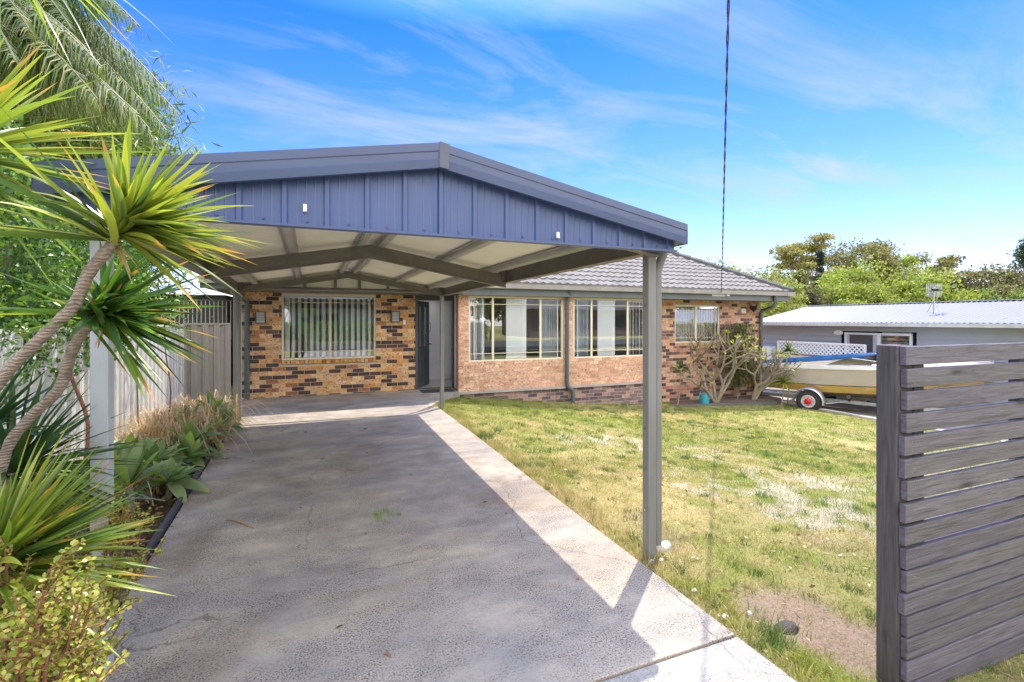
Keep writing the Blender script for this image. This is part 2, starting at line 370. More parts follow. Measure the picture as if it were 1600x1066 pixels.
# ------------------------------------------------------------------ concrete
def concrete(name, light, dark, speck=.5, warm=None):
    m, t, b = newmat(name)
    big = noise_(t, 1.5, 9, .72, stretch=(.7, 1.2, 1), dist=.2)
    c = ramp(t, big, [(.28, dark), (.48, tuple((a_ + b_) / 2 for a_, b_ in zip(light, dark))), (.66, light)])
    vo = nd(t, 'ShaderNodeTexVoronoi'); vo.inputs['Scale'].default_value = 85; tcn = nd(t, 'ShaderNodeTexCoord'); t.links.new(tcn.outputs['Object'], vo.inputs['Vector'])
    sp = ramp(t, noise_(t, 105, 6, .8), [(.42, 1 - 1.0 * speck), (.51, 1.0), (1, 1.06)])
    wear = ramp(t, noise_(t, 2.4, 6, .7, stretch=(.8, 1.3, 1), dist=.1), [(.38, .15), (.56, 1.0)])
    n = nd(t, 'ShaderNodeMix', data_type='RGBA'); t.links.new(wear, n.inputs['Factor']); t.links.new(c, n.inputs['A']); t.links.new(mulc(t, c, sp), n.inputs['B'])
    c = n.outputs['Result']
    agg = ramp(t, vo.outputs['Color'], [(.0, .93), (1, 1.06)]); c = mulc(t, c, agg)
    st = ramp(t, noise_(t, .8, 5, .6, dist=1.0), [(.50, (1, 1, 1)), (.70, (.80, .72, .66))]); c = mulc(t, c, st)
    v2 = nd(t, 'ShaderNodeTexVoronoi', feature='DISTANCE_TO_EDGE'); v2.inputs['Scale'].default_value = .55
    nv = nd(t, 'ShaderNodeMix', data_type='RGBA', blend_type='LINEAR_LIGHT'); nv.inputs['Factor'].default_value = .12
    t.links.new(tcn.outputs['Object'], nv.inputs['A']); t.links.new(noise_(t, 3, 5, .6, out='Color'), nv.inputs['B']); t.links.new(nv.outputs['Result'], v2.inputs['Vector'])
    cr = ramp(t, v2.outputs['Distance'], [(.0, .5), (.0028, 1.0)])
    crm = ramp(t, noise_(t, .9, 2), [(.45, 0.0), (.55, 1.0)])
    n3 = nd(t, 'ShaderNodeMix', data_type='RGBA'); t.links.new(crm, n3.inputs['Factor']); n3.inputs['A'].default_value = (1, 1, 1, 1); t.links.new(cr, n3.inputs['B'])
    c = mulc(t, c, n3.outputs['Result'])
    t.links.new(c, b.inputs['Base Color']); b.inputs['Roughness'].default_value = .85; b.inputs['Specular IOR Level'].default_value = .25
    bump(t, b, noise_(t, 90, 4, .7), .006)
    return m
M_conc = concrete("worn driveway concrete", (.53, .45, .355), (.265, .248, .238), .85)
M_conc2 = concrete("aggregate apron concrete", (.43, .395, .345), (.31, .29, .265), .6)
M_joint = pm("joint filler", (.06, .05, .045), .9)
def slab_(name, poly, z0, z1, mat, bev=.006):
    mb = MB(); mb.prism(poly, z0, z1, axis='z'); o = mb.build(name, mat, bevel=bev); return tag(o, kind='structure')
def dl(y): return -1.03 - .052 * (y - 2.6)
slab_("driveway", [(dl(1.81), 1.81), (1.945, 1.81), (1.935, 4.2), (1.95, 6.1), (1.94, 8.62), (1.5, 8.2), (1.22, 7.98), (.6, 8.05), (dl(8.1), 8.12)], -.12, 0.0, M_conc)
slab_("apron", [(-1.35, -4.0), (1.99, -4.0), (1.945, 1.795), (dl(1.8), 1.795)], -.12, -.003, M_conc2)
slab_("porch_slab", [(dl(8.1), 8.133), (.6, 8.063), (1.225, 7.993), (1.49, 8.22), (1.86, 8.72), (2.18, 9.35), (2.62, 10.0), (2.78, 10.11), (2.78, 10.9), (-1.9, 10.9), (-1.9, 8.13)], -.12, .012, M_conc)
slab_("neighbour_driveway", [(12.62, 1.0), (15.2, 1.0), (15.2, 24), (12.62, 24)], -1.5, -.93, pm("grey driveway concrete", (.40, .36, .32), .85, vs=1.2, var=.2, bp=.004))
mb = MB()
for k in range(6): mb.bar((12.56, 1.5 + k * 3.0, -.87), (12.56, 1.49 + (k + 1) * 3.0, -.87), .12, .14)
tag(mb.build("driveway_edging", pm("pale edging concrete", (.58, .52, .46), .85), bevel=.01), kind='structure')

# ------------------------------------------------------------------ house materials
M_steelblue = pm("blue grey painted steel", (.060, .096, .235), .38, var=.06, vs=2, spec=.6)
M_barge = pm("blue grey barge steel", (.062, .088, .175), .36, var=.08, vs=1.5, stretch=(.3, .3, 14), spec=.6)
M_beam = pm("brown grey painted steel", (.185, .160, .138), .45, var=.10, vs=4, dirt=(.24, .21, .17))
M_postg = pm("weathered grey steel", (.235, .235, .22), .42, var=.12, vs=5, stretch=(3, 3, .4))
M_cream = pm("cream roof sheet", (.85, .81, .71), .45, var=.05, vs=2)
M_fascia = pm("slate blue fascia", (.105, .125, .135), .4, var=.1, vs=3)
M_gutter = pm("weathered gutter steel", (.27, .255, .235), .5, var=.14, vs=4, dirt=(.16, .13, .10))
M_dpipe = pm("slate downpipe", (.095, .125, .135), .4, var=.12, vs=4)
M_soffit = pm("brown grey soffit", (.20, .18, .155), .7)
M_win = pm("cream aluminium", (.72, .66, .50), .4, var=.04)
M_white = pm("white paint", (.80, .80, .80), .55, var=.03)
M_door = pm("charcoal door paint", (.075, .085, .10), .42, var=.08)
M_chrome = pm("brushed nickel", (.55, .55, .55), .25, 1.0)
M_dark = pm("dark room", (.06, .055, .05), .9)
M_glass = glassmat("window glass", (.99, 1, 1), .10)
M_blind = pm("white blind", (.93, .94, .96), .7, var=.03)
M_tile = pm("grey concrete tile", (.145, .130, .120), .75, var=.14, vs=3.0, bp=.003, bs=60, attr=True)
M_ridge = pm("ridge tile", (.10, .095, .095), .75, var=.1)
def brickmat(name, spk=.6, scale=60):
    m, t, b = newmat(name); a = nd(t, 'ShaderNodeAttribute', attribute_name='Col')
    n1_ = noise_(t, scale, 3, .6, stretch=(.7, .7, 1.2)); s1 = ramp(t, n1_, [(.36, 1 - spk), (.43, 1.0), (.7, 1.0), (.78, 1.15)])
    n2_ = noise_(t, 16, 4, .6); s2 = ramp(t, n2_, [(.3, .78), (.55, 1.0), (.75, 1.18)])
    t.links.new(mulc(t, mulc(t, a.outputs['Color'], s1), s2), b.inputs['Base Color']); b.inputs['Roughness'].default_value = .85; b.inputs['Specular IOR Level'].default_value = .25
    bump(t, b, noise_(t, scale, 4, .7), .006); return m
M_brick = brickmat("speckled clay brick", .8, 42)
M_mortar = pm("sand mortar", (.58, .48, .36), .95, vs=8, bp=.003)
M_mortarp = pm("pink mortar", (.50, .34, .26), .95, vs=8, bp=.003)
PAL_OR = [((.74, .42, .19), 6), ((.82, .53, .27), 4), ((.78, .49, .29), 4), ((.70, .34, .13), 3), ((.45, .20, .10), 2), ((.100, .070, .068), 7), ((.15, .09, .07), 3)]
PAL_PK = [((.68, .40, .27), 6), ((.72, .46, .31), 4), ((.62, .35, .22), 3)]
PAL_BD = [((.62, .37, .25), 6), ((.64, .41, .29), 4), ((.46, .22, .15), 3), ((.12, .075, .075), 6), ((.20, .12, .11), 3)]
PAL_PL = [((.20, .15, .145), 4), ((.13, .10, .11), 4), ((.34, .23, .20), 4), ((.42, .28, .23), 2)]
def pick(pal, r):
    w = sum(p[1] for p in pal); x = r.random() * w
    for c, k in pal:
        x -= k
        if x <= 0: return c
    return pal[-1][0]
def brick_wall(name, parent, ax, ay, dx_, dy_, L, z0, z1, opens, pal, mortar, seed=1, mprot=.005, palf=None, thick=.11):
    """bricks run from (ax, ay) along (dx_, dy_); the outer face looks to the right-hand side of that direction"""
    nxn, nyn = dy_, -dx_
    r = random.Random(seed); mb = MB(); BL, BH, J = .23, .076, .010
    def pt(u, w, z): return (ax + dx_ * u + nxn * w, ay + dy_ * u + nyn * w, z)
    us = sorted({0, L} | {max(0, min(L, o[i])) for o in opens for i in (0, 1)}); zs = sorted({z0, z1} | {max(z0, min(z1, o[i])) for o in opens for i in (2, 3)})
    mb.col = (1, 1, 1)
    for i in range(len(us) - 1):
        for j in range(len(zs) - 1):
            uc, zc = (us[i] + us[i + 1]) / 2, (zs[j] + zs[j + 1]) / 2
            if any(o[0] < uc < o[1] and o[2] < zc < o[3] for o in opens): continue
            vs = [pt(u, w, z) for z in (zs[j], zs[j + 1]) for w in (-thick, -mprot) for u in (us[i], us[i + 1])]
            mb.add(vs, [(0, 2, 3, 1), (4, 5, 7, 6), (0, 1, 5, 4), (2, 6, 7, 3), (0, 4, 6, 2), (1, 3, 7, 5)], 1)
    n = int(math.ceil((z1 - z0) / (BH + J))); ch = (z1 - z0) / n
    for k in range(n):
        za, zb = z0 + k * ch + J / 2, z0 + (k + 1) * ch - J / 2
        u = -(BL + J) * (.5 if k % 2 else 0) - .0
        while u < L:
            a_, b_ = max(0, u + J / 2), min(L, u + BL + J / 2); u += BL + J
            segs = [(a_, b_)]
            for o in opens:
                if min(zb, o[3]) - max(za, o[2]) > .3 * (zb - za):
                    ns = []
                    for s_ in segs:
                        if o[1] <= s_[0] or o[0] >= s_[1]: ns.append(s_); continue
                        if s_[0] < o[0]: ns.append((s_[0], o[0] - .002))
                        if s_[1] > o[1]: ns.append((o[1] + .002, s_[1]))
                    segs = ns
            for s_ in segs:
                if s_[1] - s_[0] < .02: continue
                c = pick(palf(s_[0], za) if palf else pal, r); f_ = .85 + .3 * r.random(); mb.col = (c[0] * f_, c[1] * f_ * (.95 + .1 * r.random()), c[2] * f_)
                w = -.0015 * r.random()
                vs = [pt(uu, ww, zz) for zz in (za, zb) for ww in (-.02, w) for uu in s_]
                mb.add(vs, [(4, 5, 7, 6), (0, 1, 3, 2), (2, 3, 7, 6), (0, 2, 6, 4), (1, 5, 7, 3)], 0)
    return mb.build(name, [M_brick, mortar], parent)

YW, YO, YB, ZS = 10.15, 10.79, 10.55, 2.172
house = thing("brick_house", (5, 12, 0), "single storey brick house with grey tiled hip roof, standing behind the carport and lawn", "house")
xw1a, xw1b = PY(732.5, YW).x, PY(880.5, YW).x; xw2a = PY(896, YW).x; xw2b = 8.03
xoa, xob = PY(440, YO).x, PY(587.5, YO).x; xba, xbb = PY(1054.5, YB).x, PY(1125, YB).x
XL, XR = -1.60, 12.36
zo0, zo1 = .765, 2.150; zw0, zw1 = .655, 2.150; zb0, zb1 = .955, 2.03
OX0, OX1 = 1.92, 2.76
def pal_or(u, z):
    return PAL_OR
brick_wall("front_wall", house, XL, YO, 1, 0, OX0 - XL, -.05, ZS, [(xoa - XL, xob - XL, zo0 - .09, zo1)], PAL_OR, M_mortar, 3)
brick_wall("side_wall", house, XL, 18.0, 0, -1, 18.0 - YO - .001, -.05, ZS, [], PAL_OR, M_mortar, 4)
brick_wall("front_wall", house, OX1, YW, 1, 0, 8.2 - OX1, -.0, ZS, [(xw1a - OX1, xw1b - OX1, zw0, zw1), (xw2a - OX1, xw2b - OX1, zw0, zw1)], PAL_PK, M_mortarp, 5, .0022)
brick_wall("entry_wall", house, OX1, 10.37, 0, -1, 10.37 - YW - .03, -.0, ZS, [], [((.56, .27, .13), 3), ((.50, .22, .11), 2)], M_mortar, 6)
brick_wall("plinth", house, OX1 + .01, YW + .02, 1, 0, 8.2 - OX1, -.9, -.055, [], PAL_PL, M_mortarp, 7, .003)
brick_wall("front_wall", house, 8.2, YB, 1, 0, XR - 8.2, -1.0, ZS, [(xba - 8.2, xbb - 8.2, zb0 - .09, zb1)], PAL_BD, M_mortarp, 8, .004,
           palf=lambda u, z: PAL_PK + [((.42, .20, .14), 2), ((.12, .075, .075), 2)] if z > 1.75 or (.0 < z < 1.0 and xba - 8.2 - .1 < u < xbb - 8.1 and z > .85) else PAL_BD)
brick_wall("side_wall", house, 8.2, YW + .112, 0, 1, YB - YW - .12, -.9, ZS, [], PAL_PK, M_mortarp, 9, .002)
brick_wall("side_wall", house, XR, YB + .001, 0, 1, 7.4, -1.0, ZS, [], PAL_BD, M_mortarp, 10, .004)
brick_wall("rear_wall", house, XR - .12, 18.0, -1, 0, XR - XL - .24, -1.0, ZS, [], PAL_BD, M_mortarp, 11)
# sill bricks on edge
def sills(x0, x1, y, z, pal, seed):
    mb = MB(); r = random.Random(seed); x = x0
    while x < x1 - .03:
        c = pick(pal, r); f_ = .85 + .3 * r.random(); mb.col = tuple(q * f_ for q in c)
        mb.box(x + .005, min(x1, x + .081), y - .018, y + .10, z - .082, z - .004); x += .086
    return mb.build("window_sill", M_brick, house)
sills(xoa, xob, YO, zo0, [((.70, .38, .12), 5), ((.74, .46, .22), 3), ((.50, .18, .06), 1)], 1)
sills(xba, xbb, YB, zb0, [((.62, .40, .28), 5), ((.60, .33, .2), 3)], 2)
mb = MB(); mb.box(OX1 - .02, 8.21, YW - .035, YW + .12, -.052, -.001)
mb.build("slab_edge", pm("grey slab edge", (.42, .39, .36), .9, dirt=(.2, .18, .16)), house)

# windows
def window(x0, x1, z0, z1, y, mull, bars, sashes, dep=.05):
    """frame with mullions; colonial border bars; panes and blinds as sub-parts"""
    mb = MB(); F_ = .042; ya, yb = y + .012, y + .012 + dep
    mb.box(x0, x0 + F_, ya, yb, z0, z1); mb.box(x1 - F_, x1, ya, yb, z0, z1)
    mb.box(x0 + F_, x1 - F_, ya, yb, z0, z0 + F_); mb.box(x0 + F_, x1 - F_, ya, yb, z1 - F_, z1)
    for mx_ in mull: mb.box(mx_ - .024, mx_ + .024, ya + .003, yb - .003, z0 + F_, z1 - F_)
    xs = [x0 + F_] + list(mull) + [x1 - F_]
    w = mb.build("window", M_win, house, bevel=.003)
    for i in range(len(xs) - 1):
        a_, b_ = xs[i] + (.024 if i else 0), xs[i + 1] - (.024 if i < len(xs) - 2 else 0)
        g = MB(); g.box(a_, b_, ya + .022, ya + .026, z0 + F_, z1 - F_); g.build("pane", M_glass, w)
        bb = MB()
        zt, zl = z1 - F_ - (z1 - z0) * .095, z0 + F_ + (z1 - z0) * .095
        MB().box(a_, b_, ya + .012, ya + .020, zt - .007, zt + .007).build("glazing_bar", M_win, w); MB().box(a_, b_, ya + .012, ya + .020, zl - .007, zl + .007).build("glazing_bar", M_win, w)
        if bars[i] in ('l', 'lr'): q = a_ + .10; bb.box(q - .007, q + .007, ya + .010, ya + .0215, z0 + F_, z1 - F_)
        if bars[i] in ('r', 'lr'): q = b_ - .10; bb.box(q - .007, q + .007, ya + .010, ya + .0215, z0 + F_, z1 - F_)
        if bb.v: bb.build("glazing_bar", M_win, w)
    return w
def slats(w, xs_, z0, z1, y, width, ang, mat, name="vertical_blind"):
    mb = MB(); ca, sa = math.cos(ang) * width / 2, math.sin(ang) * width / 2
    for x in xs_:
        j = random.uniform(-.006, .006)
        a_, b_ = Vector((x - ca + j, y - sa, 0)), Vector((x + ca - j, y + sa, 0)); n_ = Vector((-sa, ca, 0)).normalized() * .0015; mid = (a_ + b_) / 2 + n_ * 5
        vs = []
        for z in (z0, z1): vs += [(q.x + s_ * n_.x, q.y + s_ * n_.y, z) for q in (a_, mid, b_) for s_ in (-1, 1)]
        mb.add(vs, [(0, 2, 8, 6), (2, 4, 10, 8), (1, 7, 9, 3), (3, 9, 11, 5), (0, 6, 7, 1), (4, 5, 11, 10), (6, 8, 9, 7), (8, 10, 11, 9), (0, 1, 3, 2), (2, 3, 5, 4)])
    mb.box(min(xs_) - .05, max(xs_) + .05, y - .02, y + .02, z1, z1 + .03)
    return mb.build(name, mat, w)
wo = window(xoa, xob, zo0, zo1, YO + .012, [PY(516, YO).x], ['l', 'r'], None)
slats(wo, list(np.arange(xoa + .10, xob - .03, .118)), zo0 + .05, zo1 - .08, YO + .09, .089, R(42), pm("pale grey blind", (.86, .89, .85), .7, var=.04))
w1 = window(xw1a, xw1b, zw0, zw1, YW + .012, [PY(771, YW).x, PY(845.5, YW).x], ['l', '', 'r'], None)
def rngx(a_, b_, st): return list(np.arange(a_, b_, st))
slats(w1, rngx(PY(792, YW + .15).x, PY(818, YW + .15).x, .03), zw0 + .05, zw1 - .08, YW + .085, .10, R(12), M_blind)
slats(w1, rngx(PY(737, YW + .15).x, PY(748, YW + .15).x, .06), zw0 + .05, zw1 - .08, YW + .20, .10, R(60), M_blind)
slats(w1, rngx(PY(846, YW + .15).x, PY(874, YW + .15).x, .05), zw0 + .05, zw1 - .08, YW + .19, .10, R(35), pm("grey blind", (.62, .66, .70), .7))
w2 = window(xw2a, xw2b, zw0, zw1, YW + .012, [PY(925.5, YW).x, PY(982, YW).x], ['l', '', 'r'], None)
slats(w2, rngx(PY(934, YW + .15).x, PY(957, YW + .15).x, .03), zw0 + .05, zw1 - .08, YW + .085, .10, R(12), M_blind)
slats(w2, rngx(PY(897, YW + .15).x, PY(921, YW + .15).x, .05), zw0 + .05, zw1 - .08, YW + .19, .10, R(35), pm("blue grey blind", (.55, .62, .70), .7))
slats(w2, rngx(PY(985, YW + .15).x, xw2b - .05, .10), zw0 + .05, zw1 - .08, YW + .17, .088, R(50), M_blind)
wb = window(xba, xbb, zb0, zb1, YB + .012, [PY(1088.5, YB).x], ['', 'r'], None)
slats(wb, rngx(xba + .07, xbb - .04, .095), zb0 + .05, zb1 - .06, YB + .15, .10, R(16), pm("taupe blind", (.72, .68, .60), .7))

# interior shell
mb = MB(); mb.box(OX1 + .12, 8.1, 14.0, 14.05, 0, 2.4); mb.box(XL + .12, OX0 - .12, 14.0, 14.05, 0, 2.4); mb.box(8.3, XR - .12, 13.6, 13.65, 0, 2.4)
mb.box(OX0 - .11, OX0 - .01, YO + .12, 14.0, 0, 2.17)
mb.box(8.1, 8.19, YW + .13, 14, 0, 2.4)
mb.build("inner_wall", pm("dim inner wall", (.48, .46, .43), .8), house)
mb = MB(); mb.box(OX0 + .0, 3.9, 12.45, 12.5, 0.014, 2.17); mb.box(3.9, 3.95, 11.9, 12.5, .014, 2.17); mb.box(3.40, 3.90, 11.9, 11.95, .014, 2.17); mb.box(3.35, 3.40, YW + .14, 11.95, .014, 2.17); mb.box(OX1 + .07, OX1 + .11, 10.372, YO + .10, .014, 2.17)
mb.build("hall_wall", pm("white hall wall", (.94, .94, .95), .6, var=.02), house)
mb = MB(); mb.box(OX0 - .05, 8.1, YO + .001, 14, -.03, .016)
m, t, b = newmat("pale floor tile"); br = nd(t, 'ShaderNodeTexBrick'); br.offset = 0; br.inputs['Scale'].default_value = 1; br.inputs['Brick Width'].default_value = .4; br.inputs['Row Height'].default_value = .4; br.inputs['Mortar Size'].default_value = .006
br.inputs['Color1'].default_value = (.62, .56, .50, 1); br.inputs['Color2'].default_value = (.56, .50, .45, 1); br.inputs['Mortar'].default_value = (.3, .27, .24, 1)
mpn = nd(t, 'ShaderNodeMapping'); mpn.inputs['Rotation'].default_value = (0, 0, R(45)); tcn = nd(t, 'ShaderNodeTexCoord'); t.links.new(tcn.outputs['Object'], mpn.inputs[0]); t.links.new(mpn.outputs[0], br.inputs[0])
t.links.new(br.outputs[0], b.inputs['Base Color']); b.inputs['Roughness'].default_value = .3
mb.build("hall_floor", m, house)
M_carp = pm("brown carpet", (.20, .17, .14), .95)
for a_ in ((-1.5, OX0 - .12, YO + .12, 14, -.03, .012), (8.3, XR - .12, YB + .12, 13.6, -.03, .012)): MB().box(*a_).build("room_floor", M_carp, house)
mb = MB(); zs_ = lambda y: 2.425 + (y - 9.88) * .545 - .03
mb.prism([(11.29, 2.195), (12.36, 2.195), (12.36, zs_(12.36)), (11.29, zs_(11.29))], 1.915, 1.93, axis='x'); mb.prism([(11.29, 2.195), (12.36, 2.195), (12.36, zs_(12.36)), (11.29, zs_(11.29))], 2.74, 2.755, axis='x')
mb.box(1.93, 2.74, 11.285, 11.30, 2.195, zs_(11.3)); mb.box(1.93, 2.74, 12.35, 12.365, 2.195, zs_(12.35)); mb.build("added_light_shaft", M_white, house)  # unseen roof opening with white shaft, added to brighten the hall
# French door seen down the hall
mb = MB(); fx0, fx1 = PY(702.5, 12.40).x, PY(712.5, 12.40).x + .25
mb.box(fx0, fx0 + .05, 12.39, 12.43, .05, 2.1); mb.box(fx1 - .05, fx1, 12.39, 12.43, .05, 2.1)
for z in (.05, .48, .86, 1.24, 1.62, 2.02): mb.box(fx0 + .05, fx1 - .05, 12.395, 12.425, z, z + .045)
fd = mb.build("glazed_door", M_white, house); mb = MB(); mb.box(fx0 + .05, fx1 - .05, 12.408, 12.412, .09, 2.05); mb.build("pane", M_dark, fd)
# front door
hd, ang = Vector((OX0 + .055, YO + .05, 0)), R(31)
Md = Matrix.Translation(hd) @ Matrix.Rotation(-ang, 4, 'Z') @ Matrix.Rotation(R(90), 4, 'Z')
# local: x along door from hinge, y thickness
mb = MB()
for a_, b_, z0, z1 in ((0, .11, .03, 2.05), (.35, .45, .03, 2.05), (.70, .81, .03, 2.05), (.11, .35, .03, .25), (.45, .70, .03, .25), (.11, .35, .82, .98), (.45, .70, .82, .98), (.11, .35, 1.92, 2.05), (.45, .70, 1.92, 2.05)):
    mb.box(a_, b_, 0, .04, z0, z1, M=Md)
for a_, b_ in ((.11, .35), (.45, .70)): mb.box(a_, b_, .012, .028, .25, .82, M=Md); mb.box(a_ + .04, b_ - .04, .006, .034, .30, .77, M=Md)
dr_ = mb.build("door", M_door, house, bevel=.002)
for a_, b_ in ((.11, .35), (.45, .70)): mb = MB(); mb.box(a_, b_, .018, .022, .98, 1.92, M=Md); mb.build("pane", glassmat("door glass", (.75, .8, .78), .25), dr_)
mb = MB()
for s_ in (-1, 1):
    y0 = .02 + s_ * .02
    mb.tube([Md @ Vector((.755, y0, 1.02)), Md @ Vector((.755, y0 + s_ * .045, 1.02))], [.012, .02]); mb.tube([Md @ Vector((.755, y0 + s_ * .045, 1.02)), Md @ Vector((.755, y0 + s_ * .075, 1.02))], [.028, .022], 10)
    mb.tube([Md @ Vector((.755, y0, 1.30)), Md @ Vector((.755, y0 + s_ * .05, 1.33)), Md @ Vector((.755, y0 + s_ * .06, 1.42)), Md @ Vector((.755, y0 + s_ * .05, 1.52)), Md @ Vector((.755, y0, 1.56))], .009, 6)
mb.build("handle", M_chrome, dr_, smooth=True)
mb = MB(); mb.box(OX0, OX0 + .045, YO - .02, YO + .09, .013, 2.10); mb.box(OX1 + .03, OX1 + .069, YO - .02, YO + .09, .013, 2.10); mb.box(OX0 + .045, OX1 + .03, YO - .02, YO + .09, 2.055, 2.10)
mb.box(OX0 + .045, OX1 + .03, YO - .01, YO + .08, .017, .035); mb.box(OX0, OX1 + .066, YO - .03, YO + .10, 2.10, ZS)
mb.build("door_frame", M_door, house, bevel=.003)
# soffit, fascia, gutter
mb = MB(); mb.box(2.5, 12.8, 9.97, YW + .13, ZS + .002, ZS + .02); mb.box(-2.0, OX1, 9.62, 11.3, ZS + .003, ZS + .021); mb.box(-2.0, 1.93, 11.3, 12.5, ZS + .003, ZS + .021); mb.box(2.74, OX1, 11.3, 12.5, ZS + .003, ZS + .021); mb.box(1.93, 2.74, 12.35, 12.5, ZS + .003, ZS + .021); mb.box(8.2, 12.8, YW + .13, 10.7, ZS + .002, ZS + .02); mb.box(OX1, 8.2, YW + .13, 14.2, ZS + .004, ZS + .022); mb.box(8.2, XR + .4, 10.7, 18.2, ZS + .004, ZS + .022); mb.box(-2.0, OX1, 12.5, 18.2, ZS + .004, ZS + .02)
mb.build("soffit", M_soffit, house)
mb = MB(); mb.box(2.62, 12.80, 9.945, 9.968, ZS - .012, 2.40); mb.box(12.80, 12.823, 9.945, 18.4, ZS - .012, 2.40); mb.box(-2.02, 2.60, 9.60, 9.623, ZS - .012, 2.34); mb.box(2.60, 2.62, 9.60, 9.968, ZS - .012, 2.34)
mb.build("fascia", M_fascia, house)
mb = MB()
gp = [(-.115, 2.315), (-.115, 2.42), (-.122, 2.432), (-.105, 2.432), (-.105, 2.322), (-.004, 2.322), (-.004, 2.40), (0, 2.40), (0, 2.312)]
mb.prism([(9.944 + a_, z_) for a_, z_ in gp], 2.62, 12.93, axis='x')
mb.prism([(12.824 - a_, z_) for a_, z_ in gp], 9.83, 18.4, axis='y'); mb.box(12.6, 12.935, 9.822, 9.83, 2.31, 2.43)
mb.box(-2.02, 2.62, 9.50, 9.598, 2.25, 2.34)
mb.build("gutter", M_gutter, house)
# tiled roof
TP = math.tan(R(28.6))
def tiles(mb, O, sd_, ud_, run, smin, smax, seed=1):
    """O eave origin, sd_ along the eave, ud_ level up-slope direction"""
    sd_, ud_ = Vector(sd_), Vector(ud_); cs = .21; cr = .25; nrows = int(math.ceil(run / cr)); r = random.Random(seed)
    def wave(s): 
        f_ = (s / cs) % 1.0; return .030 * (math.sin(2 * math.pi * f_) * .5 + .5) ** 1.6 + (.008 if f_ > .93 else 0)
    for k in range(nrows):
        ra, rb = k * cr, min(run, (k + 1) * cr + .02); mid = (ra + rb) / 2; lo, hi = smin(mid), smax(mid)
        if hi - lo < .05: continue
        sh = 0
        n = int((hi - lo) / .0305) + 2; ss = [lo + (hi - lo) * i / (n - 1) for i in range(n)]
        V = []; tcx = {}
        for s_ in ss:
            kk = int((s_ + sh) / cs); 
            if kk not in tcx: tcx[kk] = .86 + .28 * r.random()
            h = wave(s_ + sh)
            for rr, lift in ((ra, -.02), (ra, .040 + h), (rb, .004 + h)):
                p = O + sd_ * s_ + ud_ * rr; V.append((p.x, p.y, p.z + rr * TP + lift))
        b0_ = len(mb.v); mb.v += V
        for s_ in ss: mb.c += [(tcx[int((s_ + sh) / cs)],) * 3] * 3
        for i in range(n - 1):
            cxx = mb.v[b0_ + i * 3 + 1]
            if seed == 1 and 1.93 < cxx[0] < 2.72 and 11.25 < cxx[1] < 12.2: continue  # tiles left out above the added light shaft
            for q in (0, 1): mb.f.append([b0_ + i * 3 + q, b0_ + (i + 1) * 3 + q, b0_ + (i + 1) * 3 + q + 1, b0_ + i * 3 + q + 1]); mb.m.append(0)
EY, EZ, ELX, ERX, EBY = 9.88, 2.425, -2.05, 12.88, 18.45
half = (EBY - EY) / 2; mb = MB()
tiles(mb, Vector((ELX, EY, EZ)), (1, 0, 0), (0, 1, 0), half, lambda r_: r_, lambda r_: ERX - ELX - r_, 1)
tiles(mb, Vector((ERX, EY, EZ)), (0, 1, 0), (-1, 0, 0), half, lambda r_: r_, lambda r_: EBY - EY - r_, 2)
tiles(mb, Vector((ELX, EBY, EZ)), (0, -1, 0), (1, 0, 0), half, lambda r_: r_, lambda r_: EBY - EY - r_, 3)
tiles(mb, Vector((ERX, EBY, EZ)), (-1, 0, 0), (0, -1, 0), half, lambda r_: r_, lambda r_: ERX - ELX - r_, 4)
mb.col = (.9, .9, .9); mb.add([(ELX, 9.55, 2.36), (2.6, 9.55, 2.36), (2.6, 10.1, 2.47), (ELX, 10.1, 2.47), (ELX, 9.55, 2.34), (2.6, 9.55, 2.34), (2.6, 10.1, 2.45), (ELX, 10.1, 2.45)], [(0, 1, 2, 3), (4, 7, 6, 5), (0, 4, 5, 1)])
roof = mb.build("roof", M_tile, house)
mb = MB(); zr = EZ + half * TP + .04
for a_, b_ in (((ERX, EY, EZ + .03), (ERX - half, EY + half, zr)), ((ERX, EBY, EZ + .03), (ERX - half, EBY - half, zr)), ((ELX, EY, EZ + .03), (ELX + half, EY + half, zr)), ((ELX, EBY, EZ + .03), (ELX + half, EBY - half, zr)), ((ELX + half, EY + half, zr), (ERX - half, EY + half, zr))):
    a_, b_ = Vector(a_), Vector(b_); n = int((b_ - a_).length / .38)
    for i in range(n): p, q = a_ + (b_ - a_) * (i / n), a_ + (b_ - a_) * ((i + 1.08) / n); mb.tube([p + Vector((0, 0, .012)), q], [.105, .085], 8)
mb.build("ridge_capping", M_ridge, roof)
# downpipes
def dpipe(pts, r_, mat, parent, name="downpipe"):
    mb = MB(); mb.tube(pts, r_, 12); return mb.build(name, mat, parent, smooth=True)
p = PY(889.5, 10.02)
dpipe([(p.x - .02, 9.90, 2.32), (p.x - .02, 10.04, 2.12), (p.x - .02, 10.09, 2.0), (p.x - .02, 10.09, .03), (p.x, 10.08, -.02), (p.x + .1, 10.07, -.08), (p.x + .13, 10.07, -.14), (p.x + .13, 10.07, -.46)], .046, M_dpipe, house)
p1, p2 = PY(1209, 9.95), PY(1189.5, 10.47)
dpipe([(p1.x, 9.90, 2.32), (p1.x, 9.90, 2.08), (p1.x - .02, 9.95, 2.0), (p2.x + .12, 10.40, 1.93), (p2.x + .02, 10.46, 1.90), (p2.x, 10.48, 1.82), (p2.x, 10.48, -.9)], .05, pm("dark grey downpipe", (.10, .10, .095), .45), house)
p = PY(385.5, 10.70)
dpipe([(p.x - .12, 10.40, 2.17), (p.x - .1, 10.45, 2.08), (p.x, 10.70, 1.98), (p.x, 10.73, 1.9), (p.x, 10.73, .03)], .047, M_dpipe, house)
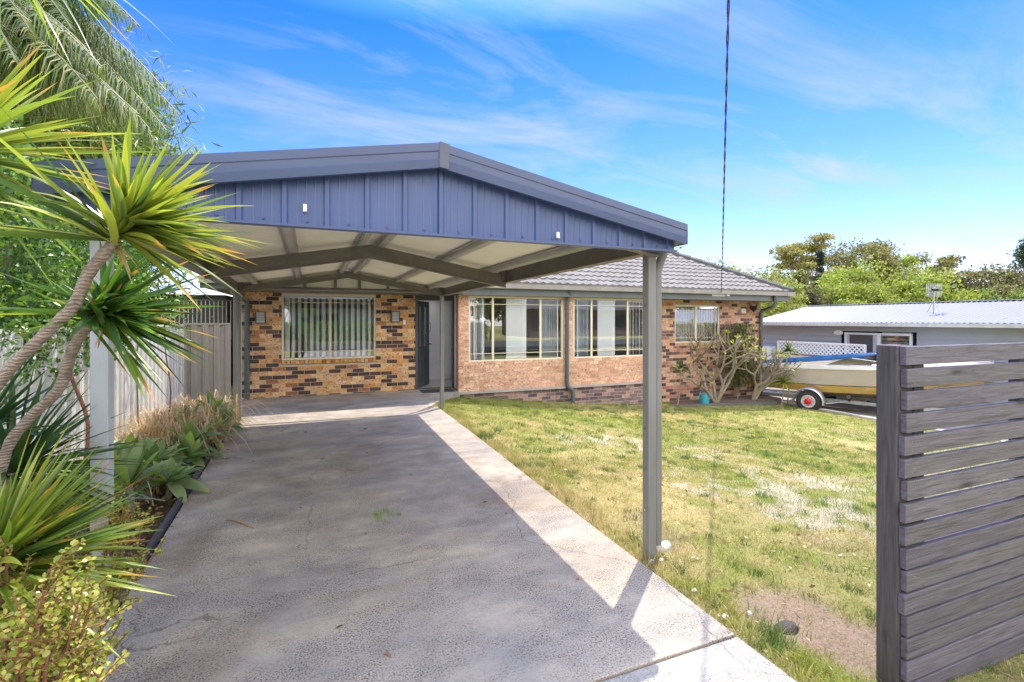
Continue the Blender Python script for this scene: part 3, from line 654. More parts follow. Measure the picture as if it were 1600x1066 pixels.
# lamps, bell, meter gear
for px_, nm in ((406, 0), (619, 1)):
    a_ = PY(px_ - 9, YO - .06, 503); b_ = PY(px_ + 9, YO - .06, 487); zt = b_.z; zb = zt - .24; xa, xb = a_.x + .02, a_.x + .21
    mb = MB(); mb.box(xa, xb, YO - .075, YO - .002, zb, zb + .02); mb.box(xa, xb, YO - .075, YO - .002, zt - .02, zt); mb.box(xa, xa + .02, YO - .075, YO - .002, zb + .02, zt - .02); mb.box(xb - .02, xb, YO - .075, YO - .002, zb + .02, zt - .02)
    for k in range(1, 6): zz = zb + .02 + (zt - zb - .04) * k / 6; mb.box(xa + .02, xb - .02, YO - .074, YO - .055, zz - .005, zz + .005)
    L_ = mb.build("wall_lamp", pm("dark lamp metal", (.07, .07, .08), .4), house, bevel=.002)
    mb = MB(); mb.box(xa + .02, xb - .02, YO - .052, YO - .004, zb + .02, zt - .02); mb.build("lamp_shade", pm("frosted shade", (.75, .78, .8), .4), L_)
p = PY(631.5, YO, 505); mb = MB(); mb.box(p.x - .03, p.x + .03, YO - .03, YO - .002, p.z - .03, p.z + .07); mb.box(p.x - .012, p.x + .012, YO - .036, YO - .03, p.z, p.z + .03); mb.build("doorbell", M_white, house, bevel=.003)
p = PY(1113, 9.94, 461); mb = MB(); mb.box(p.x - .02, PY(1133, 9.94).x, 9.925, 9.944, p.z - .035, p.z + .035); q = PY(1136.5, 9.90, 459)
mb.box(q.x - .045, q.x + .045, 9.86, 9.944, q.z - .07, q.z + .03); mb.tube([(q.x, 9.88, q.z + .03), (q.x, 9.88, q.z + .09)], [.045, .03], 8); mb.build("power_bracket", pm("pale grey box", (.6, .6, .62), .5), house, bevel=.004)
p = PY(1171, YB - .06, 481); mb = MB(); mb.tube([(p.x, YB, p.z + .12), (p.x, YB - .08, p.z + .1), (p.x, YB - .1, p.z)], .015, 6); mb.tube([(p.x, YB - .1, p.z + .02), (p.x + .05, YB - .22, p.z - .08)], [.05, .075], 10); mb.tube([(p.x + .02, YB - .1, p.z + .02), (p.x + .12, YB - .2, p.z - .02)], [.04, .06], 10); mb.build("security_light", pm("black lamp", (.02, .02, .02), .4), house)
p = PY(1160, YB, 486); mb = MB(); mb.box(p.x - .09, p.x + .09, YB - .05, YB - .002, p.z - .07, p.z + .07); mb.build("meter_box", pm("cream box", (.75, .72, .62), .5), house, bevel=.006)

mat_ = MB(); a_ = [P(690, 625, .012), P(716, 612, .012)]
mat_.prism([(1.98, 10.2), (2.70, 10.2), (2.70, 10.62), (1.98, 10.62)], .0125, .028, axis='z')
tag(mat_.build("doormat", pm("black rubber mat", (.04, .045, .055), .9, bp=.01, bs=200), bevel=.004), "dark rectangular doormat in front of the open front door", "doormat")
# ------------------------------------------------------------------ carport
cp = thing("carport", (.5, 5.5, 0), "steel gable carport over the driveway, blue grey front gable and cream roof lining", "carport")
YF, YR = 2.47, 8.62
def xl(y): return -.95 - .058 * (y - 2.62)
def xr(y): return 2.075 - .004 * (y - 2.62)
def xc(y): return .545 - .03 * (y - 2.62)
SL = .178; ZA = 2.475                          # slope, height of the sheet at the ridge
def zr_(x, y): return ZA - SL * abs(x - xc(y))
# posts
PW = .066
def cpost(x, y, base, top, mat):
    mb = MB(); mb.box(x - PW / 2, x + PW / 2, y - PW / 2, y + PW / 2, base, top); return mb.build("post", mat, cp, bevel=.003)
M_postl = pm("pale galvanised steel", (.40, .43, .47), .38, var=.12, vs=3, stretch=(2, 2, .5))
posts = [cpost(-.935, 2.66, -.05, 2.06, M_postl), cpost(2.077, 2.66, -.08, 2.06, M_postg), cpost(xl(8.5) + .03, 8.52, 0, 2.2, M_postg), cpost(xr(8.5) - .06, 8.47, -.02, 2.2, M_postg)]
for x, y, z0 in ((2.077, 2.66, .0), (xl(8.5) + .03, 8.52, .012), (xr(8.5) - .06, 8.47, .012)):
    mb = MB()
    for k in range(7): mb.cyl((x - PW / 2 - .002, y, .3 + k * .28), (x - PW / 2 - .006, y, .3 + k * .28), .008, 8)
    mb.build("rivet", M_chrome, cp)
# rafters (portal frames)
def rafter(y, zoff, dep, wid=.06, x0=None, x1=None):
    mb = MB(); a_, b_ = (x0 if x0 is not None else xl(y) + .03), (x1 if x1 is not None else xr(y) - .03); c_ = xc(y)
    top = [(a_, zr_(a_, y) - zoff), (c_, zr_(c_, y) - zoff), (b_, zr_(b_, y) - zoff)]
    for i in range(2):
        (p0, q0), (p1, q1) = top[i], top[i + 1]
        mb.prism([(p0, q0), (p1, q1), (p1, q1 - dep), (p0, q0 - dep)], y - wid / 2, y + wid / 2)
        for e in (0, -dep + .008): mb.prism([(p0, q0 + e), (p1, q1 + e), (p1, q1 + e - .008), (p0, q0 + e - .008)], y - wid / 2 - .012, y - wid / 2)
    return mb.build("rafter", M_beam, cp)
rafter(YF + .08, .07, .12); rafter(5.34, .055, .145); rafter(YR - .16, .055, .10)
mb = MB(); y = 5.34 - .046; c_ = xc(5.34)
mb.prism([(c_ - .16, zr_(c_ - .16, y) - .06), (c_, zr_(c_, y) - .058), (c_ + .16, zr_(c_ + .16, y) - .06), (c_ + .16, zr_(c_ + .16, y) - .19), (c_, zr_(c_, y) - .195), (c_ - .16, zr_(c_ - .16, y) - .19)], y - .002, y + .004)
for dx_ in (-.12, -.05, .05, .12):
    for dz_ in (-.095, -.155): z = zr_(c_ + dx_, y) + dz_; mb.cyl((c_ + dx_, y - .002, z), (c_ + dx_, y - .014, z), .013, 6)
mb.build("apex_bracket", M_beam, cp)
# side bearers
for s_, fx in ((-1, xl), (1, xr)):
    mb = MB()
    z = 2.125
    mb.bar((fx(YF + .02), YF + .02, z), (fx(YR), YR, z), .055, .15)
    mb.bar((fx(YF + .02) - s_ * .045, YF + .02, z - .071), (fx(YR) - s_ * .045, YR, z - .071), .035, .008)
    mb.build("side_beam", M_beam, cp)
# knee joints
for y in (5.34, YR - .16):
    for s_, fx in ((-1, xl), (1, xr)):
        mb = MB(); x = fx(y) - s_ * .05; mb.box(x - .04, x + .04, y - .05, y + .05, 2.05, 2.235); mb.build("bracket", M_beam, cp, bevel=.003)
# purlins
def purlin(f_):
    mb = MB(); pts = []
    for y in (YF + .03, YR - .03):
        x = xc(y) + f_ * 1.5; pts.append(Vector((x, y, zr_(x, y) - .012)))
    a_, b_ = pts; tilt = Vector((-SL * (1 if f_ < 0 else -1), 0, 1))
    for o_ in (-.045, .045): mb.bar(a_, b_, .006, .04, up=tilt, ow=o_ * .6, oh=-.024)
    mb.bar(a_, b_, .056, .005, up=tilt, oh=-.045)
    for o_ in (-.045, .045): mb.bar(a_, b_, .03, .004, up=tilt, ow=o_, oh=-.003)
    return mb.build("purlin", pm("galvanised purlin", (.50, .49, .46), .35, .3), cp)
M_purl = None
for f_ in (-.52, -.075, .075, .55, -.93, .93): purlin(f_)
# corrugated roof sheet
def sheet(mb, A, B, C_, D, n, amp, thick=.002):
    """corrugated from edge A-B to edge D-C; n waves along A->B"""
    A, B, C_, D = map(Vector, (A, B, C_, D)); up = (B - A).cross(D - A).normalized()
    if up.z < 0: up = -up
    S = 8; V = []; N = n * S
    for i in range(N + 1):
        f_ = i / N; h = amp * math.sin(2 * math.pi * i / S)
        for p in (A + (B - A) * f_, D + (C_ - D) * f_): V.append(p + up * h); V.append(p + up * (h - thick))
    fs = []
    for i in range(N):
        a_, b_ = i * 4, (i + 1) * 4
        fs += [(a_, b_, b_ + 2, a_ + 2), (a_ + 1, a_ + 3, b_ + 3, b_ + 1), (a_, a_ + 1, b_ + 1, b_), (a_ + 2, b_ + 2, b_ + 3, a_ + 3)]
    mb.add(V, fs)
mb = MB(); ya, yb = YF + .0, YR + .06
for s_, fx in ((-1, xl), (1, xr)):
    e = .06 * s_
    sheet(mb, (xc(ya), ya, ZA + .01), (xc(yb), yb, ZA + .01), (fx(yb) + e, yb, zr_(fx(yb) + e, yb) + .01), (fx(ya) + e, ya, zr_(fx(ya) + e, ya) + .01), 82, .008)
mb.build("roof_sheet", M_cream, cp, smooth=True)
mb = MB()
mb.add([(xc(ya) - .14, ya, ZA - .005), (xc(ya), ya, ZA + .028), (xc(ya) + .14, ya, ZA - .005), (xc(yb) - .14, yb, ZA - .005), (xc(yb), yb, ZA + .028), (xc(yb) + .14, yb, ZA - .005)], [(0, 1, 4, 3), (1, 2, 5, 4)])
mb.build("ridge_cap", M_steelblue, cp)
# gutters
for s_, fx in ((-1, xl), (1, xr)):
    mb = MB(); a_, b_ = fx(YF + .0) + s_ * .085, fx(YR) + s_ * .085; z0, z1 = 2.105, 2.215
    for o_, zz, w_, h_ in ((0, z0, .11, .004), (.053, (z0 + z1) / 2, .004, .11), (-.053, (z0 + z1) / 2 - .005, .004, .1)):
        mb.bar((a_ + s_ * o_, YF + .0, zz), (b_ + s_ * o_, YR + .05, zz), w_, h_)
    mb.build("gutter", M_steelblue, cp)
# front gable cladding with ribs
ZB = 2.055
GL, GRR = -1.02, 2.115
def barge_low(x): return 2.385 - .182 * abs(x - xc(2.4))
mb = MB(); prof = [(0, 0), (.006, .012), (.026, .012), (.032, 0)]
pitch = .187; x = .567 - pitch * 9 - .012; pts = []
while x < GRR:
    for u, w in prof: pts.append((x + u, w))
    for k in range(1, 4): xx = x + .032 + (pitch - .032) * k / 4; pts += [(xx - .004, 0), (xx, .0016), (xx + .004, 0)]
    x += pitch
pts = [p for p in pts if GL < p[0] < GRR]; pts = [(GL, 0)] + pts + [(GRR, 0)]
# apex point is needed so that the sheet follows the ridge
ax_ = xc(2.4); pts.append((ax_, .006)); pts.sort(key=lambda p: p[0])
V = []
for x, w in pts: 
    for zz in (ZB, barge_low(x) + .03): V += [(x, YF - .012 - w, zz), (x, YF - .008 - w, zz)]
fs = []
for i in range(len(pts) - 1):
    a_, b_ = i * 4, i * 4 + 4
    fs += [(a_, b_, b_ + 2, a_ + 2), (a_ + 1, a_ + 3, b_ + 3, b_ + 1), (a_, a_ + 1, b_ + 1, b_)]
mb.add(V, fs); gb = mb.build("gable_cladding", M_steelblue, cp)
mb = MB(); x = .567 - pitch * 9
while x < GRR:
    if x > GL: mb.cyl((x + pitch * .55, YF - .010, ZB + .02), (x + pitch * .55, YF - .02, ZB + .02), .006, 6)
    x += pitch
mb.build("screw", M_steelblue, gb)
mb = MB(); mb.box(GL, GRR + .01, YF - .034, YF + .02, ZB - .012, ZB - .001); mb.build("gable_trim", M_steelblue, cp)
# barge capping: front face, slightly folded, and top return
mb = MB(); yf = 2.385; H = .128
for s_ in (-1, 1):
    xe = xc(2.4) + s_ * 1.61; 
    def q(x, dz, y): return (x, y, 2.515 - .186 * abs(x - xc(2.4)) + dz)
    prof = [(-H, yf + .03), (-H, yf + .004), (-H * .68, yf), (-H * .64, yf + .004), (-H * .36, yf + .004), (-H * .32, yf), (0, yf), (.004, yf + .012), (.004, YF + .06)]
    V = [q(xc(2.4), a_, b_) for a_, b_ in prof] + [q(xe, a_, b_) for a_, b_ in prof]; n = len(prof)
    mb.add(V, [(i, i + 1, n + i + 1, n + i) for i in range(n - 1)])
    V = [q(xe, 0, yf), q(xe, 0, YF + .06), q(xe, -H, YF + .06), q(xe, -H, yf)]; mb.add(V, [(0, 1, 2, 3)])
    V = [q(xe, -H + .004, yf + .03), q(xe, -H + .004, YF + .06), q(xe - s_ * .10, -H + .004, YF + .06), q(xe - s_ * .10, -H + .004, yf + .03)]; mb.add(V, [(0, 1, 2, 3)])
mb.build("barge_capping", M_barge, cp)
mb = MB(); x = xc(2.4); mb.add([(x - .004, yf - .003, 2.52), (x + .052, yf - .003, 2.51), (x + .045, yf - .003, 2.382), (x - .004, yf - .003, 2.388), (x - .004, yf, 2.52), (x + .052, yf, 2.51), (x + .045, yf, 2.382), (x - .004, yf, 2.388)], [(0, 1, 2, 3), (4, 7, 6, 5), (0, 4, 5, 1), (1, 5, 6, 2), (2, 6, 7, 3), (3, 7, 4, 0)])
mb.build("ridge_fold", pm("light blue grey steel", (.10, .11, .15), .4), cp)
for px_, py_ in ((476, 325), (872, 367.5)):
    p = PY(px_, YF - .03, py_); mb = MB(); mb.box(p.x - .007, p.x + .010, YF - .032, YF - .013, p.z - .018, p.z + .018); mb.box(p.x - .003, p.x + .008, YF - .04, YF - .032, p.z - .018, p.z - .010); mb.build("hook", M_white, cp, bevel=.002)
# rear gable lining, seen from inside
mb = MB(); y = YR - .03; a_, b_ = xl(y) + .05, xr(y) - .08; n = 17
for i in range(n):
    x0 = a_ + (b_ - a_) * i / n; x1 = a_ + (b_ - a_) * (i + 1) / n
    z0_, z1_ = zr_(x0, y) - .1, zr_(x1, y) - .1
    mb.add([(x0, y, 2.12), (x1, y, 2.12), (x1, y, z1_ + .102), (x0, y, z0_ + .102), (x0, y + .004, 2.12), (x1, y + .004, 2.12), (x1, y + .004, z1_ + .102), (x0, y + .004, z0_ + .102)], [(0, 1, 2, 3), (4, 7, 6, 5)])
    mb.box(x0 - .008, x0 + .008, y - .012, y - .0005, 2.13, z0_ + .05)
mb.build("rear_lining", M_cream, cp)
mb = MB(); mb.box(xl(YR), xr(YR), YR - .075, YR - .035, 2.105, 2.135); mb.box(xl(YR), xr(YR), YR - .045, YR + .02, 2.135, 2.15)
for f_ in (-.45, -.13, .13, .45): x = xc(YR) + f_ * 1.5; mb.box(x - .022, x + .022, YR - .07, YR - .045, 2.13, zr_(x, YR) - .09)
mb.build("rear_gable_frame", M_beam, cp)
# carport downpipes
dpipe([(2.155, 2.62, 2.11), (2.16, 2.62, 2.05), (2.155, 2.65, 1.99), (2.143, 2.66, 1.93), (2.143, 2.66, .05)], .030, M_postg, cp)
mb = MB(); mb.tube([(2.143, 2.66, .05), (2.15, 2.66, .02), (2.19, 2.66, .015), (2.24, 2.67, .02)], .032, 12); mb.build("outlet_pipe", pm("white plastic pipe", (.75, .72, .68), .5, dirt=(.4, .3, .2)), cp, smooth=True)
xq = xl(8.5) - .05; dpipe([(xq + .0, 8.45, 2.12), (xq, 8.45, 2.05), (xq + .04, 8.48, 1.98), (xq + .04, 8.50, .05), (xq + .06, 8.47, .03)], .038, M_postg, cp)

# ------------------------------------------------------------------ slat fence at the right
sf = thing("slat_fence", (3, 1.3, -.1), "charcoal stained timber slat fence in the right foreground", "fence")
def woodmat(name, base, sc=1.0, horiz=True):
    m, t, b = newmat(name)
    st = (1.2, 14, 22) if horiz else (18, 18, 1.1)
    g = noise_(t, 3.2 * sc, 8, .68, stretch=st, dist=.8)
    kn = nd(t, 'ShaderNodeTexVoronoi'); kn.inputs['Scale'].default_value = 1; tcn = nd(t, 'ShaderNodeTexCoord'); mpn = nd(t, 'ShaderNodeMapping')
    mpn.inputs['Scale'].default_value = (2.2, 3, 8) if horiz else (10, 10, 2.6); t.links.new(tcn.outputs['Object'], mpn.inputs[0]); t.links.new(mpn.outputs[0], kn.inputs['Vector'])
    knr = ramp(t, kn.outputs['Distance'], [(.06, .35), (.13, .8), (.2, 1.0)])
    c = ramp(t, g, [(.28, tuple(x * .45 for x in base)), (.5, base), (.75, tuple(x * 1.55 for x in base))])
    a = nd(t, 'ShaderNodeAttribute', attribute_name='Col'); c = mulc(t, mulc(t, c, knr), a.outputs['Color'])
    t.links.new(c, b.inputs['Base Color']); b.inputs['Roughness'].default_value = .62; b.inputs['Specular IOR Level'].default_value = .4
    bump(t, b, g, .004); return m
M_slat = woodmat("charcoal stained board", (.128, .118, .128))
M_fpost = woodmat("charcoal stained post", (.088, .077, .075), 1, False)
fa = Vector((2.375, 1.315, 0)); fdir = Vector((1, -.012, 0)).normalized(); fn = Vector((fdir.y, -fdir.x, 0))   # fn faces the street
def fbox(mb, u0, u1, w0, w1, z0, z1, sk=0):
    vs = []
    for z in (z0, z1):
        for w in (w0, w1):
            for u in (u0, u1): p = fa + fdir * u - fn * w; vs.append((p.x, p.y, z + sk * u))
    mb.add(vs, [(0, 2, 3, 1), (4, 5, 7, 6), (0, 1, 5, 4), (2, 6, 7, 3), (0, 4, 6, 2), (1, 3, 7, 5)])
for k in range(3):
    mb = MB(); u = .0 + k * 1.9; fbox(mb, u, u + .11, .0, .09, -.35, 1.487); mb.build("post", M_fpost, sf, bevel=.006)
rr = random.Random(11)
BP = .1
mb = MB()
for k in range(16):
    z1 = 1.483 - k * BP; f_ = rr.uniform(.85, 1.15); mb = MB(); mb.col = (f_, f_ * rr.uniform(.96, 1.0), f_ * rr.uniform(.97, 1.05))
    u0 = .002 + rr.choice([0, .010, .016]) + rr.uniform(-.002, .003)
    gap = .017 if k < 9 else .012
    fbox(mb, u0, 3.9, -.028, -.001, z1 - BP + gap, z1, rr.uniform(-.0010, .0010))
    bo = mb.build("board", M_slat, sf, bevel=.0025)
    mb = MB()
    for du in (.05, 1.95):
        for dz in (.025, .065): p = fa + fdir * (u0 + du) - fn * -.0275; q = fa + fdir * (u0 + du) - fn * -.0295; mb.cyl((p.x, p.y, z1 - dz), (q.x, q.y, z1 - dz), .0025, 6)
    mb.build("nail", M_chrome, bo)
for u in (.12, 1.0): mb = MB(); fbox(mb, u, u + .07, .0, .045, -.2, 1.40); mb.build("batten", M_fpost, sf)

# ------------------------------------------------------------------ side and back metal fences
M_cfence = pm("cream fence sheet", (.74, .72, .68), .45, var=.06, vs=1.5, dirt=(.5, .46, .4))
M_gfence = pm("taupe fence sheet", (.34, .31, .275), .5, var=.06)
def ribfence(name, A, B, z0, z1, mat, label, railmat, pw=2.35):
    A, B = Vector(A), Vector(B); L = (B - A).length; t_ = (B - A).normalized(); n_ = Vector((-t_.y, t_.x, 0))
    f = thing(name, (A + B) / 2 * 1.0, label, "fence"); k = 0; u = 0
    while u < L - .05:
        w = min(pw, L - u); mb = MB(); x = 0; pts = []
        while x < w: pts += [(x, 0), (x + .018, .03), (x + .075, .03), (x + .093, 0), (x + .12, .0), (x + .125, .006), (x + .13, 0)]; x += .18
        pts = [p for p in pts if p[0] < w] + [(w, 0)]; V = []
        for a_, d_ in pts:
            for zz in (z0, z1): p = A + t_ * (u + a_) + n_ * (d_ - .015); V += [(p.x, p.y, zz), (p.x + n_.x * .002, p.y + n_.y * .002, zz)]
        fs = []
        for i in range(len(pts) - 1): a_, b_ = i * 4, i * 4 + 4; fs += [(a_, b_, b_ + 2, a_ + 2), (a_ + 1, a_ + 3, b_ + 3, b_ + 1)]
        mb.add(V, fs); mb.build("panel", mat, f)
        p = A + t_ * u; mb = MB(); mb.box(p.x - .03, p.x + .03, p.y - .03, p.y + .03, z0 - .05, z1 + .025); mb.build("post", railmat, f, bevel=.003)
        u += pw
    mb = MB(); up = Vector((0, 0, 1))
    mb.bar(A + up * (z1 + .012), B + up * (z1 + .012), .05, .035); mb.bar(A + up * (z0 + .03), B + up * (z0 + .03), .05, .05); mb.build("rail", railmat, f)
    return f
ribfence("metal_fence", (-2.28, .2, 0), (-2.36, 10.0, 0), -.02, 1.50, M_cfence, "long cream ribbed metal fence along the left garden bed", M_cfence)
ribfence("metal_fence", (-2.34, 10.05, 0), (XL - .02, 10.05, 0), 0, 1.52, M_gfence, "short taupe metal fence between the garden bed corner and the house", M_gfence)
pf = thing("picket_fence", (-2.2, 10.9, 0), "dark slim metal pickets rising behind the short taupe fence", "fence")
mb = MB()
for k in range(22): x = -3.1 + k * .075; mb.cyl((x, 11.3, 1.2), (x, 11.3, 2.02), .009, 6)
mb.build("picket", pm("pale metal picket", (.55, .56, .55), .4), pf); mb = MB(); mb.box(-3.15, -1.45, 11.29, 11.31, 2.0, 2.03); mb.box(-3.15, -1.45, 11.29, 11.31, 1.3, 1.33); mb.box(-3.12, -3.08, 11.28, 11.32, 0, 2.03); mb.box(-1.52, -1.48, 11.28, 11.32, 0, 2.03); mb.build("rail", pm("dark rail", (.08, .08, .08), .5), pf)
sh = thing("garden_shed", (-4.5, 14, 0), "pale metal garden shed behind the back corner of the garden", "shed")
mb = MB(); mb.box(-6, -2.2, 13.0, 16, 0, 2.2); mb.build("wall", pm("dark shed wall", (.10, .10, .11), .8), sh)
mb = MB(); sheet(mb, (-6.2, 12.6, 2.25), (-1.9, 12.6, 2.25), (-1.9, 16.3, 2.95), (-6.2, 16.3, 2.95), 40, .01); mb.build("roof", pm("pale zinc roof", (.55, .6, .66), .4, .2), sh)
# ------------------------------------------------------------------ plants
GREENS = dict(lime=[(.30, .40, .045), (.24, .36, .04), (.38, .42, .06)], dark=[(.045, .10, .03), (.06, .13, .035), (.03, .075, .03)], mid=[(.12, .22, .035), (.17, .28, .04), (.08, .16, .03)])
def pickc(r, cols, n):
    c = np.array(cols)[r.integers(0, len(cols), n)]; return c * (.75 + .5 * r.random((n, 1)))
def swords(center, axis, n, L, wid, phi, droop, cols, seed, tipc=(.45, .25, .06), fold=.25, azim=None, segs=8, prof=None, edgec=None, rise=0):
    """n blade leaves from center; phi (min,max) angle from the axis; azim optional (centre, spread) round the axis measured from world +X"""
    r = np.random.default_rng(seed); c = np.array(center, float); ax = np.array(Vector(axis).normalized())
    e1 = np.array([1, 0, 0.]); e1 = e1 - ax * e1.dot(ax); e1 /= np.linalg.norm(e1); e2 = np.cross(ax, e1)
    ph = np.radians(phi[0] + (phi[1] - phi[0]) * r.random(n) ** .8)
    az = r.uniform(0, 2 * np.pi, n) if azim is None else np.radians(azim[0] + azim[1] * r.normal(0, 1, n))
    d = ax * np.cos(ph)[:, None] + (e1 * np.cos(az)[:, None] + e2 * np.sin(az)[:, None]) * np.sin(ph)[:, None]
    Ls = L * (.55 + .55 * r.random(n) ** .7); ws = wid * (.75 + .4 * r.random(n)); dr = droop * (.5 + r.random(n)) * (.3 + np.sin(ph))
    side = np.cross(d, np.array([0, 0, 1.])); sl_ = np.linalg.norm(side, axis=1); side[sl_ < .15] = e1; side /= np.linalg.norm(side, axis=1)[:, None]
    tw = r.normal(0, .35, n); nrm = np.cross(side, d); side = side * np.cos(tw)[:, None] + nrm * np.sin(tw)[:, None]; nrm = np.cross(side, d)
    lat = r.normal(0, .06, n); off_ = (-rise * (np.sin(ph) ** .7) * r.random(n))[:, None]
    T = np.linspace(0, 1, segs); V = np.zeros((n, segs, 3, 3)); C = np.zeros((n, segs, 3, 3)); base = pickc(r, cols, n); tipm = r.random(n) < .2
    for k, t_ in enumerate(T):
        w = (prof(t_) if prof else min(1, .45 + t_ * 2.2) * (1 - t_ ** 2.6)) ; w = max(w, .02)
        p = c + ax * off_ + d * (Ls * t_)[:, None] + np.array([0, 0, -1.]) * (dr * Ls * t_ ** 2.2)[:, None] + side * (lat * Ls * t_ ** 2)[:, None]
        V[:, k, 1] = p - nrm * (ws * w * fold)[:, None] * (-1 if False else 1)
        V[:, k, 0] = p - side * (ws * w * .5)[:, None]; V[:, k, 2] = p + side * (ws * w * .5)[:, None]
        cc = base * (.8 + .3 * t_)
        if k >= segs - 2: cc = np.where(tipm[:, None], np.array(tipc), cc)
        C[:, k, 0] = C[:, k, 1] = C[:, k, 2] = cc
        if edgec is not None: C[:, k, 0] = C[:, k, 2] = cc * .6 + np.array(edgec) * .4
    i = np.arange(n)[:, None, None] * segs * 3 + np.arange(segs - 1)[None, :, None] * 3 + np.arange(2)[None, None, :]
    i = i.ravel(); F = np.stack([i, i + 1, i + 4, i + 3], 1)
    return V.reshape(-1, 3), F, C.reshape(-1, 3)
def leaves(pos, size, cols, seed, aspect=1.8, up=.0, dirs=None, fold=.15):
    """one four-sided leaf at each position"""
    r = np.random.default_rng(seed); n = len(pos); d = r.normal(0, 1, (n, 3)) if dirs is None else dirs + r.normal(0, .35, (n, 3)); d[:, 2] += up; d /= np.linalg.norm(d, axis=1)[:, None]
    q = r.normal(0, 1, (n, 3)); s_ = np.cross(d, q); s_ /= np.linalg.norm(s_, axis=1)[:, None]; nn = np.cross(d, s_)
    L = size * (.6 + .8 * r.random(n))[:, None]; w = L / aspect
    V = np.stack([pos, pos + d * L * .5 + s_ * w * .5 + nn * L * fold, pos + d * L, pos + d * L * .5 - s_ * w * .5 + nn * L * fold], 1).reshape(-1, 3)
    i = np.arange(n) * 4; F = np.stack([i, i + 1, i + 2, i + 3], 1); C = np.repeat(pickc(r, cols, n), 4, 0)
    return V, F, C
def join(lst):
    V, F, C, o = [], [], [], 0
    for v, f, c in lst: V.append(v); F.append(f + o); C.append(c); o += len(v)
    return np.concatenate(V), np.concatenate(F), np.concatenate(C)
M_leafY = leafmat("yellow green leaf", (1, 1, 1), trans=(1.5, 1.45, .8), tw=.36, rough=.28)
M_leafD = leafmat("deep green leaf", (1, 1, 1), trans=(1.7, 2.0, .9), tw=.28, rough=.35)
M_leafF = leafmat("far foliage", (1, 1, 1), trans=(1.6, 1.7, .9), tw=.3, rough=.6)
def barkmat(name, base, rings=False):
    m, t, b = newmat(name); g = noise_(t, 30, 6, .7); c = ramp(t, g, [(.3, tuple(x * .5 for x in base)), (.55, base), (.8, tuple(min(1, x * 1.4) for x in base))])
    t.links.new(c, b.inputs['Base Color']); b.inputs['Roughness'].default_value = .85
    if rings:
        w = nd(t, 'ShaderNodeTexWave'); w.wave_type = 'BANDS'; w.bands_direction = 'Z'; w.inputs['Scale'].default_value = 26; w.inputs['Distortion'].default_value = 7.0; w.inputs['Detail'].default_value = 3
        tcn = nd(t, 'ShaderNodeTexCoord'); t.links.new(tcn.outputs['Object'], w.inputs['Vector'])
        t.links.new(mulc(t, c, ramp(t, w.outputs['Fac'], [(.0, .78), (.5, 1.05)])), b.inputs['Base Color']); bump(t, b, w.outputs['Fac'], .003)
    else: bump(t, b, g, .006)
    return m
M_dbark = barkmat("ringed grey stem", (.34, .27, .22), True); M_bark = barkmat("grey brown bark", (.22, .18, .14)); M_pale = barkmat("pale grey green bark", (.29, .24, .165))
def smooth_path(pts, n=6):
    pts = [Vector(p) for p in pts]; outp = []
    for i in range(len(pts) - 1):
        p0, p1, p2, p3 = pts[max(i - 1, 0)], pts[i], pts[i + 1], pts[min(i + 2, len(pts) - 1)]
        for k in range(n):
            t = k / n; outp.append(.5 * ((2 * p1) + (p2 - p0) * t + (2 * p0 - 5 * p1 + 4 * p2 - p3) * t * t + (3 * p1 - p0 - 3 * p2 + p3) * t ** 3))
    return outp + [pts[-1]]
LIME = [(.30, .36, .05), (.22, .30, .04), (.33, .38, .055), (.15, .24, .04), (.09, .16, .035), (.06, .12, .03)]
MIDG = [(.12, .22, .035), (.17, .28, .04), (.08, .16, .03), (.05, .11, .03)]
DARK = [(.045, .10, .03), (.06, .13, .035), (.03, .075, .03), (.09, .17, .04)]
dr0 = thing("dracaena", PD(-70, 1284, 1.62), "dragon tree with curved ringed trunks and bursts of yellow green sword leaves", "dragon tree")
tA = smooth_path([PD(-75, 1270, 1.62), PD(-95, 900, 1.60), PD(-60, 690, 1.58), PD(5, 590, 1.56), PD(62, 530, 1.54), PD(115, 478, 1.52), PD(140, 425, 1.51), PD(182, 376, 1.50)])
tB = smooth_path([PD(-30, 1270, 1.75), PD(-25, 900, 1.74), PD(5, 720, 1.73), PD(45, 655, 1.72), PD(92, 608, 1.71), PD(112, 550, 1.70), PD(135, 512, 1.69), PD(168, 487, 1.68)])
for pth in (tA, tB):
    mb = MB(); mb.tube(pth, [.0175 + .0012 * math.sin(i * 2.3) for i in range(len(pth))], 12); mb.build("trunk", M_dbark, dr0, smooth=True)
tC = smooth_path([PD(-150, 1270, 1.7), PD(-190, 700, 1.68), PD(-130, 400, 1.62), PD(-70, 235, 1.55)]); mb = MB(); mb.tube(tC, .018, 10); mb.build("trunk", M_dbark, dr0, smooth=True)
def crown(name, parts, mat, parent): V, F, C = join(parts); return np_mesh(name, V, F, C, mat, parent)
tipO = (.55, .26, .05)
crown("crown", [swords(PD(192, 352, 1.5), (.72, -.1, .5), 70, .39, .029, (5, 62), .16, LIME, 1, tipO, edgec=(.42, .46, .05)), swords(PD(188, 350, 1.5), (.15, .1, 1), 36, .35, .026, (8, 80), .20, LIME, 2, tipO, edgec=(.42, .46, .05), rise=.10),
                swords(PD(180, 376, 1.5), (-1, -.2, .45), 12, .46, .026, (5, 45), .05, LIME + [(.5, .48, .2)], 3, tipO), swords(PD(188, 366, 1.5), (.95, -.3, .12), 34, .37, .026, (5, 45), .10, LIME, 31, tipO)], M_leafY, dr0)
